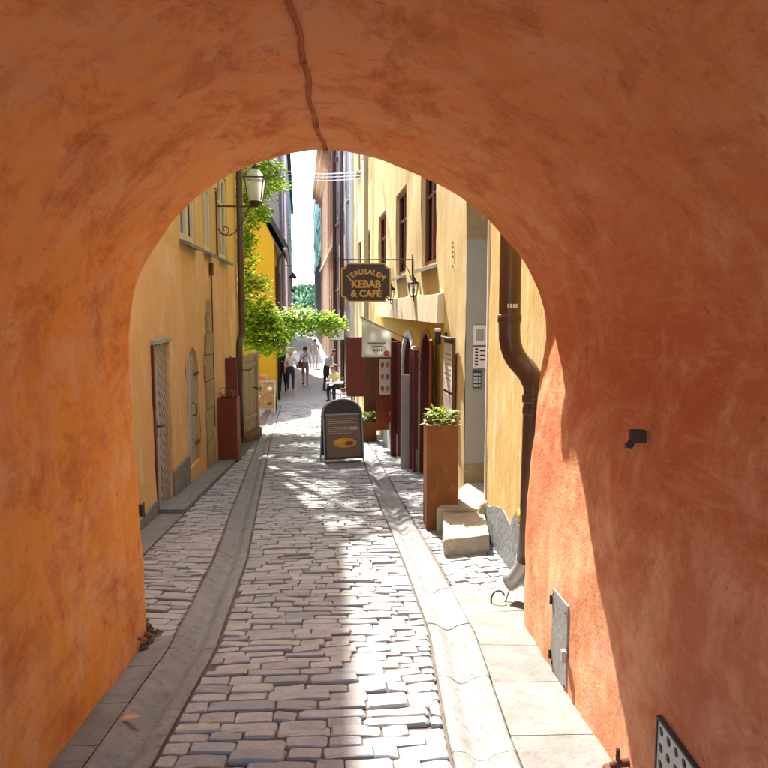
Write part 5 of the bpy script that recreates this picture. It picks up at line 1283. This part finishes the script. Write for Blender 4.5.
# ------------------------------------------------------------------ people
def person(label, loc, rz, J, mats, hair_m, hair=True, scale=1.0, face=True):
    """J: joint dict, metres, facing -Y; one continuous skinned body"""
    V_ = []; E_ = []; Rr = []; idx = {}; seg = []
    def add(k, p, r): idx[k] = len(V_); V_.append(Vector(p)); Rr.append(r)
    def link(a, b, mk): E_.append((idx[a], idx[b])); seg.append((idx[a], idx[b], mk))
    rad = dict(pelvis=.135, waist=.125, chest=.145, upchest=.125, neck=.058, skull=.082, head=.095, crown=.070, shL=.062, shR=.062, elL=.045, elR=.045, wrL=.030, wrR=.030, haL=.036, haR=.036,
               hiL=.098, hiR=.098, knL=.062, knR=.062, anL=.040, anR=.040, heL=.042, heR=.042, toL=.034, toR=.034)
    for k, r in rad.items(): add(k, J[k], r)
    for a, b, mk in (('pelvis', 'waist', 'bot'), ('waist', 'chest', 'top'), ('chest', 'upchest', 'top'), ('upchest', 'neck', 'skin'), ('neck', 'skull', 'skin'), ('skull', 'head', 'skin'), ('head', 'crown', 'skin'),
                     ('upchest', 'shL', 'top'), ('shL', 'elL', 'sleeve'), ('elL', 'wrL', 'fore'), ('wrL', 'haL', 'skin'), ('upchest', 'shR', 'top'), ('shR', 'elR', 'sleeve'), ('elR', 'wrR', 'fore'), ('wrR', 'haR', 'skin'),
                     ('pelvis', 'hiL', 'bot'), ('hiL', 'knL', 'bot'), ('knL', 'anL', 'shin'), ('anL', 'heL', 'shoe'), ('heL', 'toL', 'shoe'), ('pelvis', 'hiR', 'bot'), ('hiR', 'knR', 'bot'), ('knR', 'anR', 'shin'), ('anR', 'heR', 'shoe'), ('heR', 'toR', 'shoe')): link(a, b, mk)
    for sd in 'LR':      # five fingers
        w, h = Vector(J['wr' + sd]), Vector(J['ha' + sd]); d = (h - w).normalized(); s = d.cross(Vector((1, 0, 0)))
        if s.length < .1: s = Vector((0, 1, 0))
        s.normalize()
        for q, (off, ln) in enumerate(((-.027, .060), (-.009, .075), (.009, .072), (.027, .055))):
            k1, k2 = 'f%s%da' % (sd, q), 'f%s%db' % (sd, q); add(k1, h + s * off + d * ln * .55, .009); add(k2, h + s * off * 1.1 + d * ln + Vector((0, 0, -.008)), .008); link('ha' + sd, k1, 'skin'); link(k1, k2, 'skin')
        k1 = 'f%st' % sd; add(k1, w.lerp(h, .5) - s * .055 + d * .03, .010); link('wr' + sd, k1, 'skin')
    bm = bmesh.new(); lay_ = bm.verts.layers.skin.verify()
    vs = [bm.verts.new(v) for v in V_]
    for v, r in zip(vs, Rr): v[lay_].radius = (r, r)
    vs[0][lay_].use_root = True
    for e in E_: bm.edges.new((vs[e[0]], vs[e[1]]))
    me = bpy.data.meshes.new('b'); bm.to_mesh(me); bm.free(); ob_ = bpy.data.objects.new('b', me); COL.objects.link(ob_)
    m1 = ob_.modifiers.new('skin', 'SKIN'); m1.use_smooth_shade = True; m2 = ob_.modifiers.new('sub', 'SUBSURF'); m2.levels = 2; m2.render_levels = 2
    dg = bpy.context.evaluated_depsgraph_get(); out = bpy.data.meshes.new_from_object(ob_.evaluated_get(dg)); bpy.data.objects.remove(ob_); bpy.data.meshes.remove(me)
    out.materials.clear(); keys = ['skin', 'top', 'sleeve', 'fore', 'bot', 'shin', 'shoe']
    for k in keys: out.materials.append(mats[k])
    segs = [(V_[a], V_[b], Rr[a], Rr[b], mk) for a, b, mk in seg]
    for p_ in out.polygons:
        c = p_.center; best = 1e9; bk = 'top'
        for a, b, ra, rb_, mk in segs:
            ab_ = b - a; t_ = max(0, min(1, (c - a).dot(ab_) / max(1e-9, ab_.length_squared))); dd = (c - (a + ab_ * t_)).length / (ra + (rb_ - ra) * t_ + .02)
            if dd < best: best = dd; bk = mk
        p_.material_index = keys.index(bk); p_.use_smooth = True
    t = thing('person', label, 'person', loc, rz); t.scale = (scale,) * 3
    o = bpy.data.objects.new('body', out); COL.objects.link(o); o.parent = t
    hd = Vector(J['head']); up = (Vector(J['crown']) - Vector(J['neck'])).normalized(); fw = Vector(J.get('look', (0, -1, 0))); fw = (fw - up * fw.dot(up)).normalized(); rt = fw.cross(up)
    if hair:
        bm = bmesh.new(); bmesh.ops.create_uvsphere(bm, u_segments=16, v_segments=10, radius=1)
        bmesh.ops.delete(bm, geom=[v for v in bm.verts if v.co.z < -.55 or (v.co.y < -.35 and v.co.z < .45)], context='VERTS')
        for v in bm.verts:
            c = v.co; nn_ = 1 + .05 * noise.noise((c.x * 5, c.y * 5, c.z * 5)); v.co = hd + up * .02 + rt * c.x * .102 * nn_ - fw * (c.y * .118 * nn_ + .0) + up * c.z * .128 * nn_
        hm = bpy.data.meshes.new('hair'); bm.to_mesh(hm); bm.free(); obj('hair', hm, hair_m, t, True)
    fm_ = MB()
    c = hd + fw * .098 - up * .015; fm_.hexa([c - rt * .016 - up * .03, c + rt * .016 - up * .03, c + rt * .012 - up * .03 + fw * .026, c - rt * .012 - up * .03 + fw * .026, c - rt * .008 + up * .02, c + rt * .008 + up * .02, c + rt * .006 + up * .02 + fw * .006, c - rt * .006 + up * .02 + fw * .006]); fm_.build('nose', M_skin, t, True)
    for sx in (-1, 1):
        q = hd + fw * .092 + rt * .034 * sx + up * .008; e_ = MB(); e_.lathe([(.004, -.008), (.011, -.004), (.011, .004), (.004, .008)], q, 8); e_.build('eye', M_ink, t, True)
        q = hd + rt * .094 * sx - up * .005; e_ = MB(); e_.lathe([(.006, -.03), (.016, -.015), (.018, .01), (.008, .03)], q, 8); e_.build('ear', M_skin, t, True)
    q = hd + fw * .092 - up * .055; e_ = MB(); e_.bar(q - rt * .022, q + rt * .022, .008, .008); e_.build('mouth', M_bag, t)
    return t
def stand(arm=0.0, stride=0.0, lean=0.0, head_fwd=0.0, elbow=.0, bend=None):
    """upright pose facing -Y"""
    J = dict(pelvis=(0, 0, .95), waist=(0, -.01 - lean * .12, 1.10), chest=(0, -.01 - lean * .32, 1.27), upchest=(0, -lean * .46, 1.40), neck=(0, -lean * .55 - .01, 1.49), skull=(0, -lean * .6 - .02 - head_fwd * .3, 1.57), head=(0, -lean * .64 - .03 - head_fwd * .6, 1.645), crown=(0, -lean * .68 - .02 - head_fwd * .8, 1.71))
    for sd, sx in (('L', 1), ('R', -1)):
        st_ = stride * sx; ly = -lean * .46
        J['sh' + sd] = (.17 * sx, ly, 1.40); J['el' + sd] = (.225 * sx, ly + .03 + arm * sx * .5, 1.13); J['wr' + sd] = (.235 * sx, ly - .05 + arm * sx - elbow * .18, .90 + elbow * .22); J['ha' + sd] = (.235 * sx, ly - .08 + arm * sx * 1.1 - elbow * .26, .82 + elbow * .30)
        J['hi' + sd] = (.095 * sx, 0, .88); J['kn' + sd] = (.105 * sx, -.03 - st_ * .5, .49); J['an' + sd] = (.105 * sx, .02 - st_ * .9, .10 + max(0, -st_) * .15); J['he' + sd] = (.105 * sx, .04 - st_ * .9, .045 + max(0, -st_) * .12); J['to' + sd] = (.115 * sx, -.12 - st_ * .9, .036)
    return J
def outfit(top, bot, shoe, sleeve=None, fore=None, shin=None): return dict(skin=M_skin, top=top, sleeve=sleeve or top, fore=fore or M_skin, bot=bot, shin=shin or bot, shoe=shoe)
BK = R(180)
J = stand(.05, .08); J['elR'] = (-.30, -.02, 1.16); J['wrR'] = (-.33, -.16, 1.08); J['haR'] = (-.33, -.22, 1.05)
person('person in pale shirt and dark trousers walking away beside a person in black', (-2.98, 30.7, gz(30.7)), BK + .15, J, outfit(M_shirtw, M_jeans, M_shirtw), M_skin, hair=False)
person('person in black clothes half hidden behind the one in pale shirt and dark trousers', (-3.32, 30.9, gz(30.9)), BK, stand(.03, -.05), outfit(M_black, M_black, M_black), mat('hair_sandy', (.3, .18, .08), (.25, .14, .06), 20, .6))
J = stand(.10, .16); p3 = person('person in white shirt and shorts walking away with a shoulder bag', (-2.62, 34.0, gz(34)), BK, J, outfit(M_shirtw, M_shorts, M_black, shin=M_skin), M_hair)
bgt = thing('shoulder_bag', 'oxblood shoulder bag slung across the back of the walker in shorts', 'bag', (-2.62, 34.0, gz(34)))
mb = MB(); mb.box(-.40, -.13, -.20, -.10, .82, 1.10); mb.build('pouch', M_bag, bgt, bevel=.03)
mb = MB(); mb.tube([(-.28, -.17, 1.08), (-.14, -.175, 1.22), (.04, -.165, 1.38), (.13, -.05, 1.475), (.13, .05, 1.46), (.0, .17, 1.25)], .018, 6); mb.build('strap', M_bag, bgt, True)
person('distant person in light grey clothes standing in full sun', (-2.85, 45.0, gz(45)), BK, stand(.04, .05), outfit(M_shirtg, M_shirtg, M_shirtg), M_hair)
J = stand(.0, .05, .35, .25, .9); person('waiter in grey shirt and dark apron bending towards a cafe table', (-1.52, 31.2, gz(31.2)), R(62), J, outfit(M_shirtg, M_black, M_black, fore=M_shirtg), M_hair)
# seated guest
J = dict(pelvis=(0, 0, .53), waist=(0, -.03, .67), chest=(0, -.09, .84), upchest=(0, -.15, .97), neck=(0, -.20, 1.06), skull=(0, -.25, 1.12), head=(0, -.29, 1.18), crown=(0, -.31, 1.25))
for sd, sx in (('L', 1), ('R', -1)):
    J['sh' + sd] = (.17 * sx, -.15, .97); J['el' + sd] = (.24 * sx, -.25, .76); J['wr' + sd] = (.14 * sx, -.46, .77); J['ha' + sd] = (.11 * sx, -.53, .78)
    J['hi' + sd] = (.095 * sx, -.03, .51); J['kn' + sd] = (.12 * sx, -.45, .50); J['an' + sd] = (.12 * sx, -.42, .10); J['he' + sd] = (.12 * sx, -.39, .045); J['to' + sd] = (.13 * sx, -.56, .036)
SX, SY = -.93, 27.3; SZ = gz(27.3)
person('seated guest with auburn hair in pale yellow top leaning over the cafe table', (SX, SY, SZ), R(-30), J, outfit(M_yelcl, M_black, M_black, fore=M_yelcl), M_hairr)
def cafe_chair(loc, rz, label):
    t = thing('cafe_chair', label, 'chair', loc, rz, 'chairs of the outdoor cafe')
    for k in range(5): mb = MB(); y = -.20 + k * .085; mb.box(-.20, .20, y, y + .065, .425, .445); mb.build('seat_slat', M_brownw, t)
    for k in range(3): mb = MB(); mb.box(-.20, .20, .215, .235, .60 + k * .10, .66 + k * .10); mb.build('back_slat', M_brownw, t)
    for sx in (-.19, .19):
        mb = MB(); mb.tube([(sx, -.19, 0), (sx, -.18, .42)], .012, 6); mb.build('leg', M_iron, t); mb = MB(); mb.tube([(sx, .20, 0), (sx, .19, .42), (sx, .245, .88)], .012, 6); mb.build('leg', M_iron, t)
    return t
cafe_chair((SX, SY, SZ), R(-30), 'slatted brown cafe chair under the seated guest')
cafe_chair((-.50, 25.4, gz(25.4)), R(200), 'empty slatted brown cafe chair in front of the cafe table')
ct = thing('cafe_table', 'small white topped cafe table in front of the seated guest', 'table', (-.98, 26.62, gz(26.62)))
mb = MB(); mb.box(-.30, .30, -.30, .30, .70, .73); mb.build('table_top', M_white, ct, bevel=.006)
mb = MB(); mb.tube([(0, 0, .03), (0, 0, .70)], .03, 8); mb.build('column', M_iron, ct); mb = MB(); mb.lathe([(.22, 0), (.2, .02), (.04, .035)], (0, 0, 0), 14); mb.build('foot', M_iron, ct)
for k, (x, y) in enumerate(((-.12, -.1), (.14, .05))):
    mb = MB(); mb.lathe([(.022, 0), (.032, .10), (.030, .10), (.02, .01)], (0, 0, 0), 10); g = mb.build('drinking_glass', M_lglass, None, True); g.location = (-.98 + x, 26.62 + y, gz(26.62) + .7305); tag(g, 'clear drinking glass standing on the cafe table', 'glass', 'glasses on the cafe table')

# ------------------------------------------------------------------ quay, cars, water, far shore
def car(loc, rz, label, m):
    t = thing('parked_car', label, 'car', loc, rz, 'cars parked on the quay')
    prof = [(-2.0, .25), (-2.05, .6), (-1.95, .85), (-1.1, .95), (-.5, 1.42), (.9, 1.46), (1.7, .98), (2.0, .9), (2.05, .5), (2.0, .25)]
    mb = MB(); mb.prism([(x, -.85, z) for x, z in prof], (0, 1.7, 0)); mb.build('body', m, t, bevel=.06)
    for sy in (-1, 1):
        mb = MB(); mb.prism([(x, sy * .856, z) for x, z in ((-.95, .98), (-.45, 1.36), (.85, 1.39), (1.45, 1.0))], (0, -sy * .01, 0)); mb.build('side_window', M_pane, t)
        for x in (-1.25, 1.25):
            mb = MB(); mb.tube([(x, sy * .70, .32), (x, sy * .88, .32)], .32, 16); wv = mb.build('wheel', M_tyre, t); mb = MB(); mb.tube([(x, sy * .875, .32), (x, sy * .89, .32)], .19, 12); mb.build('rim', M_zinc, wv)
        mb = MB(); mb.box(-2.07, -2.0, *sorted((sy * .55, sy * .8)), .62, .78); mb.build('headlight', M_lglass, t)
    mb = MB(); mb.hexa([(-1.12, -.70, .96), (-1.12, .70, .96), (-.55, .66, 1.40), (-.55, -.66, 1.40), (-1.09, -.70, .945), (-1.09, .70, .945), (-.52, .66, 1.385), (-.52, -.66, 1.385)]); mb.build('windscreen', M_pane, t)
    return t
car((-7.4, 104, gz(104) - .115), R(80), 'white hatchback parked on the quay at the lane end', M_carw)
car((-9.3, 114.5, gz(114.5) - .115), R(10), 'silver grey car parked broadside on the quay behind the white one', mat('car_paint_grey', (.25, .26, .28), (.22, .23, .25), 2, .3, spec=.6))
mb = MB(); mb.poly([(-900, 118, -3.4), (900, 118, -3.4), (900, 2500, -3.4), (-900, 2500, -3.4)]); struct(mb.build('water', M_water))
mb = MB(); mb.box(-120, 100, 117.4, 118.2, -5, -2.42); tag(mb.build('quay_wall', M_plinth), 'grey stone quay wall along the water at the lane end', 'wall')
mb = MB(); nx_, ny_ = 60, 16
for i in range(nx_ + 1):
    for j in range(ny_ + 1):
        x = -260 + 420 * i / nx_; y = 360 + 160 * j / ny_; e = math.sin(math.pi * min(1, j / ny_ * 1.0)) ; mb.v.append((x, y, -4 + 13 * e * (1 + .35 * noise.noise((x * .015, y * .015, 1)))))
for i in range(nx_):
    for j in range(ny_): a = i * (ny_ + 1) + j; mb.f.append((a, a + 1, a + ny_ + 2, a + ny_ + 1))
struct(mb.build('hill', M_hillt, None, True))
mb = MB(); rg = random.Random(99)
for k in range(9000):
    x = rg.uniform(-120, 60); yj = rg.random(); y = 364 + 80 * yj; base = -4 + 13 * math.sin(math.pi * (y - 360) / 160)
    top_ = 6 + 3.5 * noise.noise((x * .09, y * .05, 4)); z = base + top_ * rg.random() ** .6
    s = rg.uniform(.5, 1.3); a = Vector((rg.gauss(0, 1), rg.gauss(0, 1), rg.gauss(0, 1))).normalized(); b = a.orthogonal().normalized(); c = Vector((x, y, z))
    mb.poly([c + a * s, c + b * s, c - a * s, c - b * s])
wd_ = mb.build('far_wood', M_hillt, None, fix=False); wd_['kind'] = 'stuff'; tag(wd_, 'green wood on the far shore across the water', 'wood')
sh_ = thing('quay_shed', 'long low grey quay building at the end of the lane', 'building', (-10.5, 124, -2.4))
mb = MB(); mb.box(-9, 9, -2, 2, -1.2, 2.6); mb.build('wall', M_pale, sh_); mb = MB(); mb.hexa([(-9.4, -2.4, 2.6), (9.4, -2.4, 2.6), (9.4, 2.4, 2.6), (-9.4, 2.4, 2.6), (-9, -.3, 3.7), (9, -.3, 3.7), (9, .3, 3.7), (-9, .3, 3.7)]); mb.build('roof', M_mauve, sh_)
for k in range(6):
    mb = MB(); mb.box(-8 + k * 3, -6.6 + k * 3, -2.03, -1.98, .6, 1.9); mb.build('window', M_pane, sh_)
